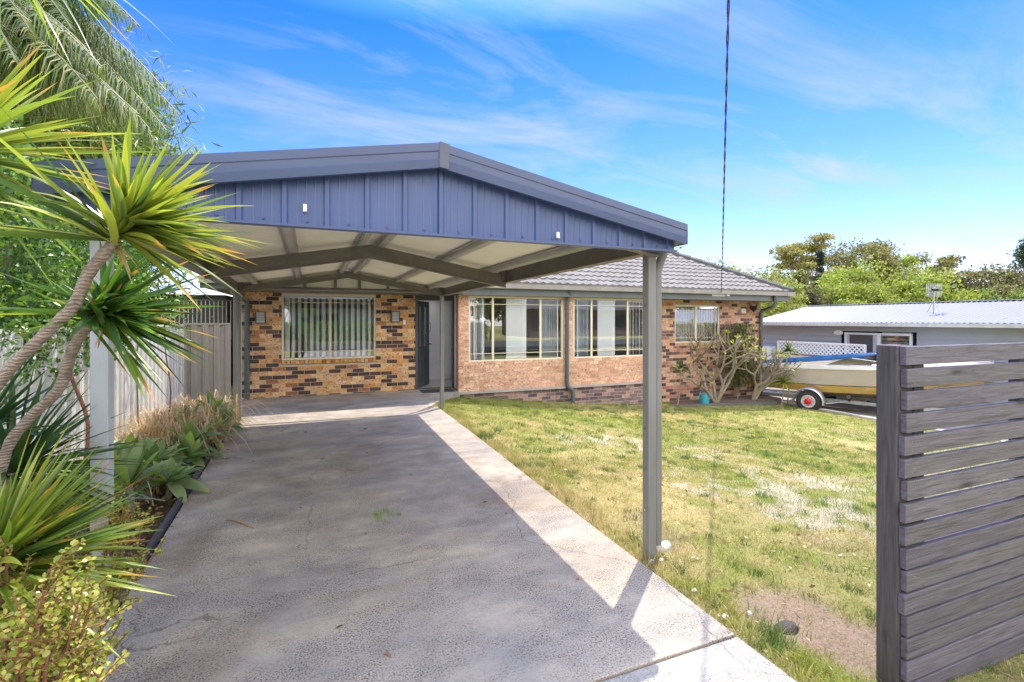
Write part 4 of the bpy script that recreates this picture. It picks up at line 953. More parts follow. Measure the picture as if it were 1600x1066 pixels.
crown("crown", [swords(PD(168, 487, 1.68), (1, -.35, .12), 70, .36, .029, (5, 55), .14, DARK[:2] + LIME[3:] + MIDG, 4, tipO, rise=.12), swords(PD(168, 487, 1.68), (.8, -.2, -.35), 10, .34, .034, (5, 35), .14, MIDG + LIME[:1], 5, tipO),
                swords(PD(166, 487, 1.68), (0, 0, 1), 40, .27, .026, (10, 75), .2, MIDG + LIME[3:], 6, tipO, rise=.1), swords(PD(166, 487, 1.68), (-1, 0, -.05), 7, .44, .030, (5, 35), .03, MIDG + LIME[:1], 7, tipO)], M_leafD, dr0)
crown("crown", [swords(PD(-70, 235, 1.55), (.7, -.2, .7), 46, .50, .026, (5, 80), .12, LIME + MIDG[:2], 8, tipO, edgec=(.5, .45, .08)), swords(PD(-70, 240, 1.55), (1, -.3, -.25), 26, .48, .028, (5, 60), .10, LIME, 9, tipO)], M_leafY, dr0)
tD = smooth_path([PD(-230, 1270, 1.9), PD(-330, 700, 1.9), PD(-200, 150, 1.9), PD(-20, -80, 1.95)]); mb = MB(); mb.tube(tD, .02, 10); mb.build("trunk", M_dbark, dr0, smooth=True)
crown("crown", [swords(PD(-20, -85, 1.95), (.6, -.2, .3), 46, .60, .024, (10, 110), .55, LIME, 10, tipO)], M_leafY, dr0)

DEAD = [(.46, .34, .18), (.38, .27, .14), (.55, .43, .25)]
V, F, C = join([swords(PD(183, 384, 1.5), (.2, 0, -1), 5, .12, .016, (8, 60), .2, DEAD, 311), swords(PD(166, 494, 1.68), (.1, 0, -1), 6, .14, .016, (8, 60), .2, DEAD, 312)]); np_mesh("dead_leaf", V, F, C, M_leafY, dr0)
def bladeplant(name, c, base, specs, mat, label, cat):
    o = thing(name, base, label, cat); mb = MB(); mb.tube([base, (Vector(base) * .3 + Vector(c) * .7), c], [.03, .026, .022], 10); mb.build("trunk", M_dbark, o, smooth=True)
    crown("crown", specs, mat, o); V, F, C = swords(tuple(Vector(c) - Vector((0, 0, .05))), (0, 0, -1), 26, .34, .024, (10, 70), .3, DEAD, 313); np_mesh("dead_leaf", V, F, C, M_leafY, o); return o
c1 = PD(18, 738, 1.9); bladeplant("yucca", c1, (c1.x - .05, c1.y, -.02), [swords(c1, (.3, 0, 1), 95, .50, .026, (10, 105), .14, DARK, 12, (.1, .12, .04), fold=.3), swords(c1 + Vector((-.1, 0, .16)), (.2, 0, 1), 50, .42, .024, (5, 80), .1, DARK, 13, (.1, .12, .04))], M_leafD, "dark green spiky yucca in front of the cream fence at the left edge", "yucca")
c2 = PD(-18, 890, 1.38); bladeplant("cordyline", c2, (c2.x - .05, c2.y, -.02), [swords(c2, (.5, 0, .8), 110, .44, .024, (5, 80), .12, LIME + MIDG[:2] + [(.10, .22, .08)], 14, tipO, edgec=(.45, .48, .06)), swords(c2, (.8, .1, .45), 40, .40, .022, (5, 40), .06, LIME + MIDG, 15, tipO)], M_leafY, "bushy cordyline with arching yellow green blades above the small round leaved bush", "cordyline")

# jade bush
jb = thing("jade_bush", PD(50, 1400, 1.33), "low jade bush of small round yellow green leaves on red stems, bottom left corner", "bush")
r = random.Random(3); mb = MB(); lp = []; ld = []
def sprig(p, d, L, rad, depth):
    n = max(4, int(L / .019)); pts = [p.copy()]; q = p.copy(); dd = d.copy()
    for i in range(n):
        dd = (dd + Vector((r.gauss(0, .10), r.gauss(0, .10), r.gauss(.01, .08)))).normalized(); q = q + dd * (L / n); pts.append(q.copy())
        if depth < 2 or i > 0:
            s_ = dd.cross(Vector((0, 0, 1))).normalized(); s2 = Matrix.Rotation(i * 1.57, 3, dd) @ s_
            if i > n * .12:
                for k in (1, -1): lp.append(tuple(q)); ld.append(tuple((s2 * k + dd * .35 + Vector((0, 0, .25))).normalized()))
        if depth < 3 and i % 2 == 1 and r.random() < .75:
            sprig(q, (dd + Vector((r.gauss(0, .75), r.gauss(0, .75), r.gauss(.2, .5)))).normalized(), L * r.uniform(.22, .42), rad * .6, depth + 1)
    mb.tube(pts, [rad * (1 - .6 * i / n) for i in range(n + 1)], 5)
TG = [(r.uniform(-60, 165), r.uniform(840, 1075), r.uniform(1.12, 1.42)) for _ in range(44)] + [(r.uniform(172, 205), r.uniform(770, 900), r.uniform(2.0, 2.3)) for _ in range(16)] + [(240, 855, 2.2), (225, 800, 2.3), (180, 940, 1.7), (170, 990, 1.5)]
TG = [t_ for t_ in TG if not (t_[0] > 90 and t_[1] < 900 and t_[2] < 1.5)]
for px_, py_, d_ in TG:
    bp_ = PD(30, 1300, 1.36) if d_ < 1.6 else PD(120, 1010, 2.15); tp = PD(px_, py_ + 14, d_)
    pth = smooth_path([bp_, bp_.lerp(tp, .5) + Vector((r.gauss(0, .03), r.gauss(0, .03), -.03)), tp], 4); mb.tube(pth, [.006 - .003 * i / len(pth) for i in range(len(pth))], 5)
    for k in range(15):
        dd_ = Vector((r.gauss(.1, .6), r.gauss(-.1, .6), r.gauss(.7, .5))).normalized(); q0 = pth[-1 - (k % 6)]; q = q0.copy(); ps = [q.copy()]
        for i in range(r.randint(4, 9)):
            dd_ = (dd_ + Vector((r.gauss(0, .12), r.gauss(0, .12), r.gauss(0, .1)))).normalized(); q = q + dd_ * .0120; ps.append(q.copy()); s2 = Matrix.Rotation(i * 1.57, 3, dd_) @ dd_.cross(Vector((.1, .2, 1))).normalized()
            for k2 in (1, -1): lp.append(tuple(q)); ld.append(tuple((s2 * k2 + dd_ * .45 + Vector((0, 0, .2))).normalized()))
        mb.tube(ps, .0022, 4)
mb.build("stem", barkmat("red brown stem", (.26, .11, .06)), jb, smooth=True)
lp = np.array(lp); ld = np.array(ld); sel = np.random.default_rng(0).permutation(len(lp))[:40000]; lp, ld = lp[sel], ld[sel]
rj = np.random.default_rng(4); nL = len(lp); s1 = np.cross(ld, rj.normal(0, 1, (nL, 3)) * .4 + np.array([0, 0, 1.])); s1 /= np.linalg.norm(s1, axis=1)[:, None]; Lj = (.0150 * (.6 + .6 * rj.random(nL)))[:, None]
ks = [(0, 0), (.35, .42), (.75, .42), (1, 0), (.75, -.42), (.35, -.42)]
V = np.stack([lp + ld * Lj * a_ + s1 * Lj * b_ for a_, b_ in ks], 1).reshape(-1, 3); i = np.arange(nL) * 6; F = np.concatenate([np.stack([i, i + 1, i + 2, i + 3], 1), np.stack([i, i + 3, i + 4, i + 5], 1)])
np_mesh("foliage", V, F, np.repeat(pickc(rj, [(.46, .46, .08), (.56, .54, .16), (.34, .40, .06), (.22, .30, .05)], nL), 6, 0), M_leafY, jb)

# agaves
agp = lambda t: (.35 + 1.5 * t if t < .43 else 1 - ((t - .43) / .57) ** 2.2)
AG = [(-1.50, 4.75, .24, .40), (-1.55, 5.55, .20, .36), (-1.42, 6.35, .22, .38), (-1.62, 7.2, .24, .36), (-1.95, 4.25, .18, .36), (-1.9, 6.0, .22, .34), (-1.48, 7.9, .26, .36), (-2.0, 5.1, .16, .30), (-1.33, 5.15, .12, .34), (-1.36, 6.0, .12, .32), (-1.34, 6.95, .14, .34), (-1.75, 4.95, .30, .38), (-1.3, 7.55, .14, .32)]
AGL = ["agave rosette beside the driveway edge, nearest of the agaves", "agave rosette leaning over the driveway, second from the front along the edge", "pale green agave rosette midway along the driveway edge", "agave rosette under the dry grass clump", "agave rosette against the fence behind the left carport post", "agave rosette near the fence between two thin stems", "agave rosette beside the rear left carport post", "small agave rosette close to the foot of the cream fence", "low agave rosette spilling over the edging just behind the nearest one", "low agave rosette between the second and third from the front on the edging", "low agave rosette on the edging before the dry grass clump", "tall agave rosette behind the nearest one on the edging", "low agave rosette on the edging, nearest to the rear left carport post"]
for k, (x, y, z, L) in enumerate(AG):
    o = thing("agave", (x, y, -.02), AGL[k], "agave", "agaves in the left garden bed")
    mb = MB(); mb.tube([(x, y, -.03), (x + .02, y, z * .6), (x, y, z)], [.035, .03, .03], 8); mb.build("stem", M_bark, o)
    V, F, C = swords((x, y, z), (.1, -.1, 1), 26, L, .105, (12, 100), .22, [(.19, .27, .12), (.24, .33, .14), (.15, .23, .09), (.28, .36, .10)], 40 + k, (.3, .3, .1), fold=.22, prof=agp, segs=9)
    np_mesh("leaf_rosette", V, F, C, M_leafD, o, smooth=True)
# cycad
cy = thing("cycad", (-1.62, 3.75, 0), "dark blue green cycad with feathery fronds reaching past the left carport post", "cycad")
mb = MB(); mb.tube([(-1.62, 3.75, -.03), (-1.62, 3.75, .3)], [.10, .08], 10); mb.build("trunk", M_bark, cy)
def frond(c, az, el, L, droop, npair, ll, lw, cols, seed, sag=.3, vee=.5, tipdroop=0):
    r = np.random.default_rng(seed); d = np.array([math.cos(az) * math.cos(el), math.sin(az) * math.cos(el), math.sin(el)]); side = np.array([-math.sin(az), math.cos(az), 0.])
    T = np.linspace(.12, 1, npair); P_ = np.array(c) + d * (L * T)[:, None] - np.array([0, 0, 1.]) * (droop * L * T ** 2)[:, None]
    tg = np.gradient(P_, axis=0); tg /= np.linalg.norm(tg, axis=1)[:, None]; up = np.cross(np.broadcast_to(side, tg.shape), tg) * -1; up *= np.sign(up[:, 2:3] + 1e-6)
    Vs = []; n = 0
    for s_ in (-1, 1):
        le = ll * np.sin(np.pi * np.clip(T * .82 + .14, 0, 1)) * (.85 + .3 * r.random(npair)); w = lw
        dd = side * s_ + tg * .55 + up * vee + r.normal(0, .10 if lw < .01 else .2, tg.shape); dd /= np.linalg.norm(dd, axis=1)[:, None]
        m1 = P_ + dd * (le * .5)[:, None] - np.array([0, 0, 1.]) * (sag * le * .18)[:, None]; e_ = P_ + dd * le[:, None] - np.array([0, 0, 1.]) * (sag * le)[:, None]
        wv = tg * w
        Vs.append(np.stack([P_ - wv * .5, P_ + wv * .5, m1 + wv * .5, m1 - wv * .5, e_ + wv * .08, e_ - wv * .08], 1).reshape(-1, 3))
    V = np.concatenate(Vs); i = np.arange(npair * 2) * 6; F = np.concatenate([np.stack([i, i + 1, i + 2, i + 3], 1), np.stack([i + 3, i + 2, i + 4, i + 5], 1)])
    C = np.repeat(pickc(r, cols, npair * 2), 6, 0)
    return V, F, C, [tuple(p) for p in np.concatenate([[np.array(c)], P_])]
rr = random.Random(8)
for k in range(11):
    V, F, C, ax_ = frond((-1.62, 3.75, .3), rr.uniform(-1.6, 1.2) if k < 7 else rr.uniform(1.2, 4.6), rr.uniform(.25, 1.0), rr.uniform(.65, .85), rr.uniform(.35, .6), 46, .13, .007, [(.03, .055, .055), (.045, .075, .065), (.06, .09, .06)], 60 + k, .15, .25)
    fo = np_mesh("frond", V, F, C, M_leafD, cy); mb = MB(); mb.tube(ax_[::5] + [ax_[-1]], .005, 5); mb.build("frond_stalk", M_bark, fo)
# dry and green strap grasses
def strands(n, c, rad, L, wid, cols, seed, lean=.5, hz=0):
    r = np.random.default_rng(seed); P0 = np.stack([c[0] + r.normal(0, rad, n), c[1] + r.normal(0, rad * 1.4, n), np.full(n, c[2])], 1)
    az = r.uniform(0, 6.28, n); el = np.radians(r.uniform(35, 88, n)); d = np.stack([np.cos(az) * np.cos(el), np.sin(az) * np.cos(el), np.sin(el)], 1); Ls = L * (.5 + .6 * r.random(n))
    side = np.cross(d, [0, 0, 1.]); side /= np.linalg.norm(side, axis=1)[:, None]; V = []
    for t_ in (0, .3, .6, .85, 1): p = P0 + d * (Ls * t_)[:, None] - np.array([0, 0, 1.]) * (lean * Ls * t_ ** 2.5)[:, None]; w = wid * (1 - t_ ** 2 * .9); V.append(p - side * w / 2); V.append(p + side * w / 2)
    V = np.stack(V, 1).reshape(-1, 3); i = (np.arange(n)[:, None] * 10 + np.arange(4)[None] * 2).ravel(); F = np.stack([i, i + 1, i + 3, i + 2], 1)
    return V, F, np.repeat(pickc(r, cols, n), 10, 0)
STR = [(.58, .44, .24), (.66, .52, .33), (.48, .33, .16), (.60, .42, .32)]
dg = thing("dry_grass_clump", (-1.75, 7.6, 0), "large clump of pale dry straw coloured grass before the short taupe fence", "grass clump"); V, F, C = join([strands(900, (-1.68, 7.0, .05), .19, 1.15, .014, STR, 70, .75), strands(420, (-1.72, 8.0, .05), .2, 1.2, .014, STR, 71, .75)]); np_mesh("dead_blades", V, F, C, M_leafY, dg)
V, F, C = strands(220, (-1.8, 7.0, .02), .2, .6, .010, MIDG + LIME[:2], 72, .6); np_mesh("foliage", V, F, C, M_leafY, dg)
for k, (x, y, cols) in enumerate(((-1.7, 6.2, LIME + STR), (-1.75, 5.3, STR + MIDG[:2]), (-1.95, 4.5, MIDG + STR[:1]))):
    V, F, C = strands(380, (x, y, .0), .17, .68, .011, cols, 75 + k, .65); o = np_mesh("strap_grass", V, F, C, M_leafY)
    tag(o, ["clump of green and straw strap grass between the agaves and the dry clump", "thin brownish strap grass tuft just behind the nearest driveway agave", "green strap grass tuft close to the fence behind the carport post"][k], "grass tuft", "strap grass tufts in the left bed")
# hanging vine strand and thin stems
rr = random.Random(2)
V_ = smooth_path([(-2.2, 3.95, 1.5), (-2.17, 3.98, 1.1), (-2.2, 4.0, .75), (-2.15, 4.05, .35)]); mb = MB(); mb.tube(V_, .003, 5); vs = thing("vine_strand", (-2.2, 4, .3), "thin vine strand with paired small leaves hanging against the cream fence", "vine"); mb.build("stem", M_bark, vs)
pos = np.array([tuple(p) for p in V_ for _ in range(4)]); V, F, C = leaves(pos, .05, MIDG, 81, 1.6); np_mesh("foliage", V, F, C, M_leafD, vs)
STEMS = [(-2.12, 5.55, .020, 1.75, "brown leaning stem of the overhanging shrub, nearest of the thin stems by the fence"), (-2.05, 5.95, .013, 1.6, "thin grey twisted stem beside the brown leaning stem"), (-2.08, 6.9, .010, 1.7, "slim straight sapling stem before the middle of the fence"), (-2.02, 7.7, .012, 1.7, "tan sapling stem nearest the back corner of the fence"), (-2.05, 3.15, .016, 1.7, "reddish brown peeling stem just left of the front carport post")]
for k, (x, y, rd, h, lb) in enumerate(STEMS):
    pts = smooth_path([(x, y, -.02), (x + rr.uniform(-.05, .05), y + rr.uniform(-.06, .06), h * .35), (x + rr.uniform(-.06, .06), y + rr.uniform(-.08, .08), h * .7), (x + rr.uniform(-.05, .1), y, h)], 4)
    o = thing("sapling", (x, y, 0), lb, "sapling", "thin stems by the cream fence"); mb = MB(); mb.tube(pts, [rd * (1 - .4 * i / len(pts)) for i in range(len(pts))], 7); mb.build("stem", barkmat("red bark", (.30, .14, .09)) if k in (0, 4) else M_bark, o)
    pos = np.array(pts[-1])[None] + np.random.default_rng(k).normal(0, 1, (260, 3)) * [.16, .22, .16]; V, F, C = leaves(pos, .06, MIDG + LIME[:2], 90 + k, 2.4); np_mesh("foliage", V, F, C, M_leafD, o)
# climbing hedge over the fence
hg = thing("hedge", (-3.1, 5, 0), "tall mass of small leaved climbing hedge spilling over the cream fence", "hedge")
r = np.random.default_rng(21); lump = [(-2.38, 4.7, 1.36, .26, .6, .34), (-2.36, 5.7, 1.4, .26, .6, .36), (-2.4, 3.8, 1.42, .26, .5, .34), (-2.38, 6.6, 1.5, .24, .5, .32), (-2.9, 4.6, 3.0, .7, .9, .6), (-2.62, 3.3, 1.5, .38, .6, .42), (-2.6, 5.4, 1.5, .35, .6, .35), (-2.9, 3.6, 2.6, .7, .8, .7), (-2.9, 2.8, 2.3, .6, .6, .8), (-3.0, 3.2, 1.9, .6, .7, .6), (-2.9, 4.3, 2.2, .7, .8, .9), (-2.9, 5.4, 2.3, .7, .9, 1.05), (-3.0, 6.6, 2.3, .7, .9, 1.1), (-3.0, 7.8, 2.2, .7, .8, 1.0), (-2.8, 3.9, 1.5, .55, .7, .45), (-2.75, 5.0, 1.55, .5, .7, .4), (-2.7, 6.1, 1.6, .5, .6, .4), (-3.3, 8.9, 2.0, .6, .7, .8), (-3.2, 2.2, 2.0, .6, .7, .8), (-2.55, 4.4, 1.25, .3, .5, .28), (-2.5, 3.7, 1.2, .25, .4, .22)]
pos = []
for x, y, z, a_, b_, c_ in lump:
    n = int(9000 * a_ * b_ * (c_ + .3)); u = r.normal(0, 1, (n, 3)); u /= np.linalg.norm(u, axis=1)[:, None]; rad = (.72 + .34 * r.random((n, 1)) ** .5 + .16 * (vnoise(u[:, 0] * 3 + x * 3 + 40, u[:, 2] * 3 + y + 40, 1.3, 4)[:, None] - .5)); pos.append(u * rad * [a_, b_, c_] + [x, y, z])
pos = np.concatenate(pos); V, F, C = leaves(pos, .052, [(.08, .16, .03), (.13, .24, .04), (.045, .10, .025), (.22, .32, .05), (.07, .13, .03)], 22, 1.9); np_mesh("foliage", V, F, C, M_leafD, hg)
mb = MB()
for k in range(14): y = 2.4 + k * .5; mb.tube([(-3.0, y, -.02), (-2.9 + .1 * math.sin(k), y + .2, 1.2), (-2.9, y + .3 * math.cos(k), 2.4)], [.04, .03, .015], 6)
mb.build("stem", M_bark, hg)
# palm
M_stalk = pm("green brown stalk", (.15, .15, .05), .6)
pl = thing("palm_tree", (-4.6, 9.3, 0), "tall palm with long drooping feathery fronds rising behind the hedge, top left", "palm")
mb = MB(); pb = [Vector((-4.6, 9.3, 0)), Vector((-4.7, 9.2, 3)), Vector((-4.85, 9.1, 6.5))]; mb.tube(smooth_path(pb), .13, 12); mb.build("trunk", M_dbark, pl, smooth=True)
PALMC = [(.07, .12, .03), (.10, .16, .04), (.05, .085, .03), (.17, .22, .05)]
FR = [(-.9, .35, 2.7, .75), (-.35, .5, 2.9, .72), (-.1, .2, 2.6, .70), (.35, .4, 2.6, .8), (-1.5, .4, 2.6, .75), (-2.1, .5, 2.5, .7), (-.6, -.2, 2.7, .5), (-1.15, -.35, 2.6, .42), (-1.75, -.2, 2.4, .5), (1.2, .5, 2.5, .7), (2.0, .4, 2.5, .7), (2.8, .5, 2.5, .7), (3.5, .4, 2.4, .7), (-2.7, .2, 2.4, .6), (.05, .75, 2.6, .7), (-1.0, .9, 2.4, .6), (-.2, -.15, 2.7, .6), (-.75, .15, 2.8, .65), (-1.3, .2, 2.8, .6), (-.45, .7, 2.8, .8), (.15, .05, 2.6, .6), (-.55, -.65, 2.4, .25), (-.15, -.4, 2.7, .42), (-1.4, -.8, 2.2, .2)]
for k, (az_, el_, L_, dr_2) in enumerate(FR):
    V, F, C, ax_ = frond((-4.85, 9.1, 6.5), az_, el_, L_, dr_2, 150, .55, .014, PALMC, 100 + k, 1.15, .0)
    fo = np_mesh("frond", V, F, C, M_leafF, pl); mb = MB(); mb.tube(ax_[::8] + [ax_[-1]], .011, 5); mb.build("frond_stalk", M_stalk, fo)
V, F, C = join([swords((-4.3, 8.95, 5.9), (.7, -.5, -.5), 110, 1.6, .012, (5, 45), .5, [(.30, .17, .09), (.38, .24, .13), (.24, .13, .07)], 130, (.3, .2, .1)), swords((-4.4, 9.0, 6.1), (.2, -.8, -.2), 90, 1.5, .012, (5, 50), .6, [(.34, .20, .1), (.3, .26, .12)], 131, (.3, .2, .1))]); np_mesh("flower_strand", V, F, C, M_leafY, pl)

pl2 = thing("palm_tree", (-3.9, 6.9, 0), "second palm crown with fine drooping leaflets hanging over the carport's left side", "palm")
mb = MB(); mb.tube([(-3.9, 6.9, 0), (-3.95, 6.9, 2.5), (-4.0, 6.9, 4.95)], .09, 10); mb.build("trunk", M_dbark, pl2, smooth=True)
for k, (az_, el_, L_, dr_2) in enumerate([(-.3, .5, 2.1, .75), (-.75, .4, 2.1, .85), (-1.2, .5, 2.0, .8), (.2, .45, 2.0, .8), (-.5, .9, 2.0, .8), (-1.6, .3, 2.0, .8), (-2.4, .4, 1.9, .8), (.8, .6, 1.9, .8), (1.8, .5, 1.9, .8), (2.9, .5, 1.9, .8), (-.45, .2, 2.1, .7), (-.15, .7, 2.2, .85), (-.65, .65, 2.2, .85), (-1.0, .7, 2.1, .8), (.05, .3, 2.1, .75), (-.1, .1, 2.0, .55), (-.95, .05, 2.0, .5)]):
    V, F, C, ax_ = frond((-4.0, 6.9, 4.9), az_, el_, L_, dr_2, 110, .5, .017, PALMC + [(.30, .28, .12)], 160 + k, 1.3, -.1)
    fo = np_mesh("frond", V, F, C, M_leafF, pl2); mb = MB(); mb.tube(ax_[::8] + [ax_[-1]], .009, 5); mb.build("frond_stalk", M_stalk, fo)

tb = Vector((-5.1, 12.3, -.02)); o = thing("tree", tb, "tall narrow leaved tree filling the top left corner behind the palms", "tree"); mb = MB(); mb.tube([tb, tb + Vector((.2, 0, 4)), tb + Vector((.3, 0, 8))], [.2, .14, .05], 8); r = np.random.default_rng(640); pos = []
for k in range(46):
    u = r.normal(0, 1, 3); u /= np.linalg.norm(u); c = np.array([-4.9, 12.2, 4.9]) + u * (r.random() ** .4) * [2.2, 1.5, 3.2]; mb.tube([tb + Vector((.25, 0, max(1.5, c[2] - 1.5))), Vector(c)], [.05, .02], 5)
    n = 950; pos.append(c + r.normal(0, 1, (n, 3)) * [.42, .42, .5])
mb.build("trunk", M_bark, o); pos = np.concatenate(pos); V, F, C = leaves(pos, .30, [(.10, .16, .035), (.20, .26, .06), (.08, .12, .03), (.28, .30, .09)], 641, 9, up=-.9); np_mesh("crown", V, F, C, M_leafD, o)

# ------------------------------------------------------------------ trees
def tree(name, base, H, crx, crz, nclump, nleaf, lsize, cols, label, cat, seed, style='round', trunk=.2, trunkmat=None, group=None, cr_low=.35, clumpr=.28, leafmat_=None):
    r = np.random.default_rng(seed); base = Vector(base); o = thing(name, base, label, cat, group); mb = MB(); tm = trunkmat or M_bark
    top = base + Vector((r.normal(0, H * .03), r.normal(0, H * .03), H * (.62 if style != 'cone' else .98)))
    mb.tube(smooth_path([base, base * .5 + top * .5 + Vector((r.normal(0, H * .03), 0, 0)), top], 4), [trunk * (1 - .75 * i / 8) for i in range(9)], 8)
    cc = []; czc = base.z + H - crz
    for i in range(nclump):
        if style == 'layer':
            lev = r.integers(0, 5); zz = base.z + H * (.42 + .55 * lev / 4.2) + r.normal(0, .045 * H); rr_ = crx * (1.05 - .16 * lev) * r.random() ** .5; a_ = r.uniform(0, 6.28); c = np.array([base.x + math.cos(a_) * rr_, base.y + math.sin(a_) * rr_, zz])
        elif style == 'cone':
            f_ = r.random(); zz = base.z + H * (.15 + .85 * f_); rr_ = crx * (1 - f_) * r.random() ** .4; a_ = r.uniform(0, 6.28); c = np.array([base.x + math.cos(a_) * rr_, base.y + math.sin(a_) * rr_, zz])
        else:
            u = r.normal(0, 1, 3); u /= np.linalg.norm(u); rad = r.random() ** .33 * .9; c = np.array([base.x, base.y, czc]) + u * rad * [crx, crx, crz]; c[2] = max(c[2], base.z + H * cr_low)
        cc.append(c)
    pos = []
    for c in cc:
        cr = clumpr * crx * (.6 + .8 * r.random()); flat = .28 if style == 'layer' else (.5 if style == 'cone' else .75)
        n = int(nleaf / nclump * (.5 + r.random())); u = r.normal(0, 1, (n, 3)); u /= np.linalg.norm(u, axis=1)[:, None]; pos.append(c + u * (r.random((n, 1)) ** .45) * [cr, cr, cr * flat])
        if style != 'cone':
            f_ = r.uniform(.35, .95); s_ = base.lerp(top, f_); e = Vector(c); m_ = s_.lerp(e, .55) + Vector((0, 0, -.04 * H)); mb.tube([s_, m_, e], [trunk * .30, trunk * .18, trunk * .07], 5)
    mb.build("trunk", tm, o, smooth=True)
    pos = np.concatenate(pos); V, F, C = leaves(pos, lsize, cols, seed + 1, 1.7)
    ct = np.repeat(.8 + .4 * vnoise(pos[:, 0] + 200, pos[:, 2] + 200, .9 / max(1, crx) * 2, 3), 4)[:, None]
    np_mesh("crown", V, F, C * ct, leafmat_ or M_leafF, o); return o
def at(px, ytop, d, zb=-1.5): p = PD(px, 500, d); p.z = zb; return p, CAMH + (500.5 - ytop) * d / 735 - zb
YG = [(.24, .28, .05), (.30, .32, .06), (.17, .22, .045), (.34, .33, .09)]; OL = [(.20, .19, .07), (.27, .24, .09), (.14, .14, .055), (.32, .27, .12)]; DK = [(.06, .07, .03), (.10, .09, .045), (.15, .12, .06), (.04, .05, .03)]
LIMT = [(.32, .38, .05), (.40, .42, .07), (.24, .31, .05), (.18, .22, .05)]; OLG = [(.28, .26, .09), (.34, .29, .10), (.2, .2, .07), (.42, .34, .12)]
T = []
b, H = at(1135, 405, 27); T.append(tree("tree", b, H, 3.0, 2.0, 46, 12000, .17, YG, "loose yellow green tree with pale bare top twigs, directly behind the tiled roof corner", "tree", 201, trunk=.2, cr_low=.2, clumpr=.3))
b, H = at(1200, 430, 28); T.append(tree("tree", b, H, 2.4, 2.2, 30, 9000, .17, YG + [(.4, .4, .2)], "pale green feathery tree between the tiled roof corner and the neighbour's roof end", "tree", 203, trunk=.16, cr_low=.1, clumpr=.3))
b, H = at(1078, 404, 26); T.append(tree("tree", b, H, 1.3, 1.3, 18, 3000, .14, [(.16, .22, .14), (.2, .27, .18)], "small grey green tree tip just above the hip of the tiled roof", "tree", 204, trunk=.1, clumpr=.35))
b, H = at(1262, 379, 48); T.append(tree("tree", b, H, 5.6, 3.5, 46, 15000, .26, OLG, "flat layered olive tree with spreading tiers, left of the tallest tree", "tree", 205, 'layer', .35, clumpr=.20))
b, H = at(1281, 392, 42); T.append(tree("tree", b, H, 1.1, 3, 40, 3500, .2, [(.03, .05, .035), (.045, .07, .05)], "small dark conical pine in front of the flat layered tree", "tree", 206, 'cone', .12))
b, H = at(1350, 371, 50); T.append(tree("tree", b, H, 5.8, 4.6, 50, 15000, .27, OL, "tallest olive brown gum tree above the middle of the neighbour's roof", "tree", 207, trunk=.4, cr_low=.3, clumpr=.24))
b, H = at(1385, 400, 34); T.append(tree("tree", b, H, 4.6, 3.0, 60, 19000, .19, LIMT, "broad bright yellow green tree in front of the tallest gum tree", "tree", 208, trunk=.3, cr_low=.25, clumpr=.22))
b, H = at(1320, 432, 33); T.append(tree("tree", b, H, 3.2, 2.2, 40, 9000, .18, LIMT + YG, "low yellow green tree at the left foot of the broad bright tree", "tree", 209, trunk=.2, cr_low=.15, clumpr=.26))
b, H = at(1240, 445, 33); T.append(tree("tree", b, H, 2.2, 2.0, 30, 6000, .18, DK, "dark brown leaved tree behind the left end of the neighbour's roof", "tree", 210, trunk=.2, cr_low=.1, clumpr=.3))
b, H = at(1448, 400, 55); T.append(tree("tree", b, H, 4.0, 3.4, 30, 8000, .26, OL, "olive gum tree behind the television antenna", "tree", 211, trunk=.3, clumpr=.26))
b, H = at(1500, 404, 55); T.append(tree("tree", b, H, 5.5, 3.0, 42, 11000, .27, OLG + DK, "wide flat topped gum tree right of the television antenna", "tree", 212, 'layer', .3, clumpr=.2))
b, H = at(1530, 418, 44); T.append(tree("tree", b, H, 5.2, 3.2, 48, 13000, .22, DK + OL, "dark brown green tree filling the gap right of the antenna", "tree", 213, trunk=.3, cr_low=.1, clumpr=.24))
b, H = at(1470, 425, 40); T.append(tree("tree", b, H, 3.4, 2.8, 36, 9000, .2, DK, "dark reddish green tree just behind the television antenna", "tree", 214, trunk=.2, cr_low=.1, clumpr=.26))
b, H = at(1592, 440, 36); T.append(tree("tree", b, H, 3.2, 2.2, 30, 8000, .2, YG + MIDG, "rounded green tree at the right edge of the picture", "tree", 215, trunk=.2, cr_low=.1, clumpr=.28))
b, H = at(1608, 375, 60); T.append(tree("tree", b, H, 4.0, 6, 60, 6500, .3, [(.05, .08, .05), (.08, .12, .07)], "tall sparse pine cut by the right edge of the picture", "tree", 216, 'cone', .25, clumpr=.25))
for px_, yt, d_, s_ in ((1100, 440, 38, 217), (1180, 425, 42, 218), (1215, 415, 46, 219), (1410, 430, 46, 220), (1560, 430, 50, 221), (1650, 420, 42, 222), (1300, 420, 44, 223)):
    b, H = at(px_, yt, d_); tree("tree", b, H, 4.2, 3.2, 34, 8000, .24, random.Random(s_).choice([OL, OLG, YG + OL]), {217: "olive tree glimpsed behind the feathery tree at the tiled roof corner", 218: "tawny tree in the gap above the neighbour's gable end", 219: "mottled tree left of the flat layered olive tree", 220: "olive tree joining the broad bright tree and the antenna trees", 221: "brown green tree low behind the right end of the neighbour's roof", 222: "tree just beyond the right edge, behind the rounded green tree", 223: "olive tree between the small conical pine and the tallest gum"}[s_], "tree", s_, trunk=.25, cr_low=.08, clumpr=.27, group="background trees beyond the neighbour's roof")
for o in T: o['group'] = "background trees beyond the neighbour's roof"
bn = PD(1495, 455, 37); ban = thing("banana_plant", (bn.x, bn.y, -1.5), "bright green broad leaved banana plant right of the antenna", "banana plant")
mb = MB(); mb.tube([(bn.x, bn.y, -1.5), (bn.x, bn.y, 2.2)], [.2, .15], 8); mb.build("trunk", M_bark, ban)
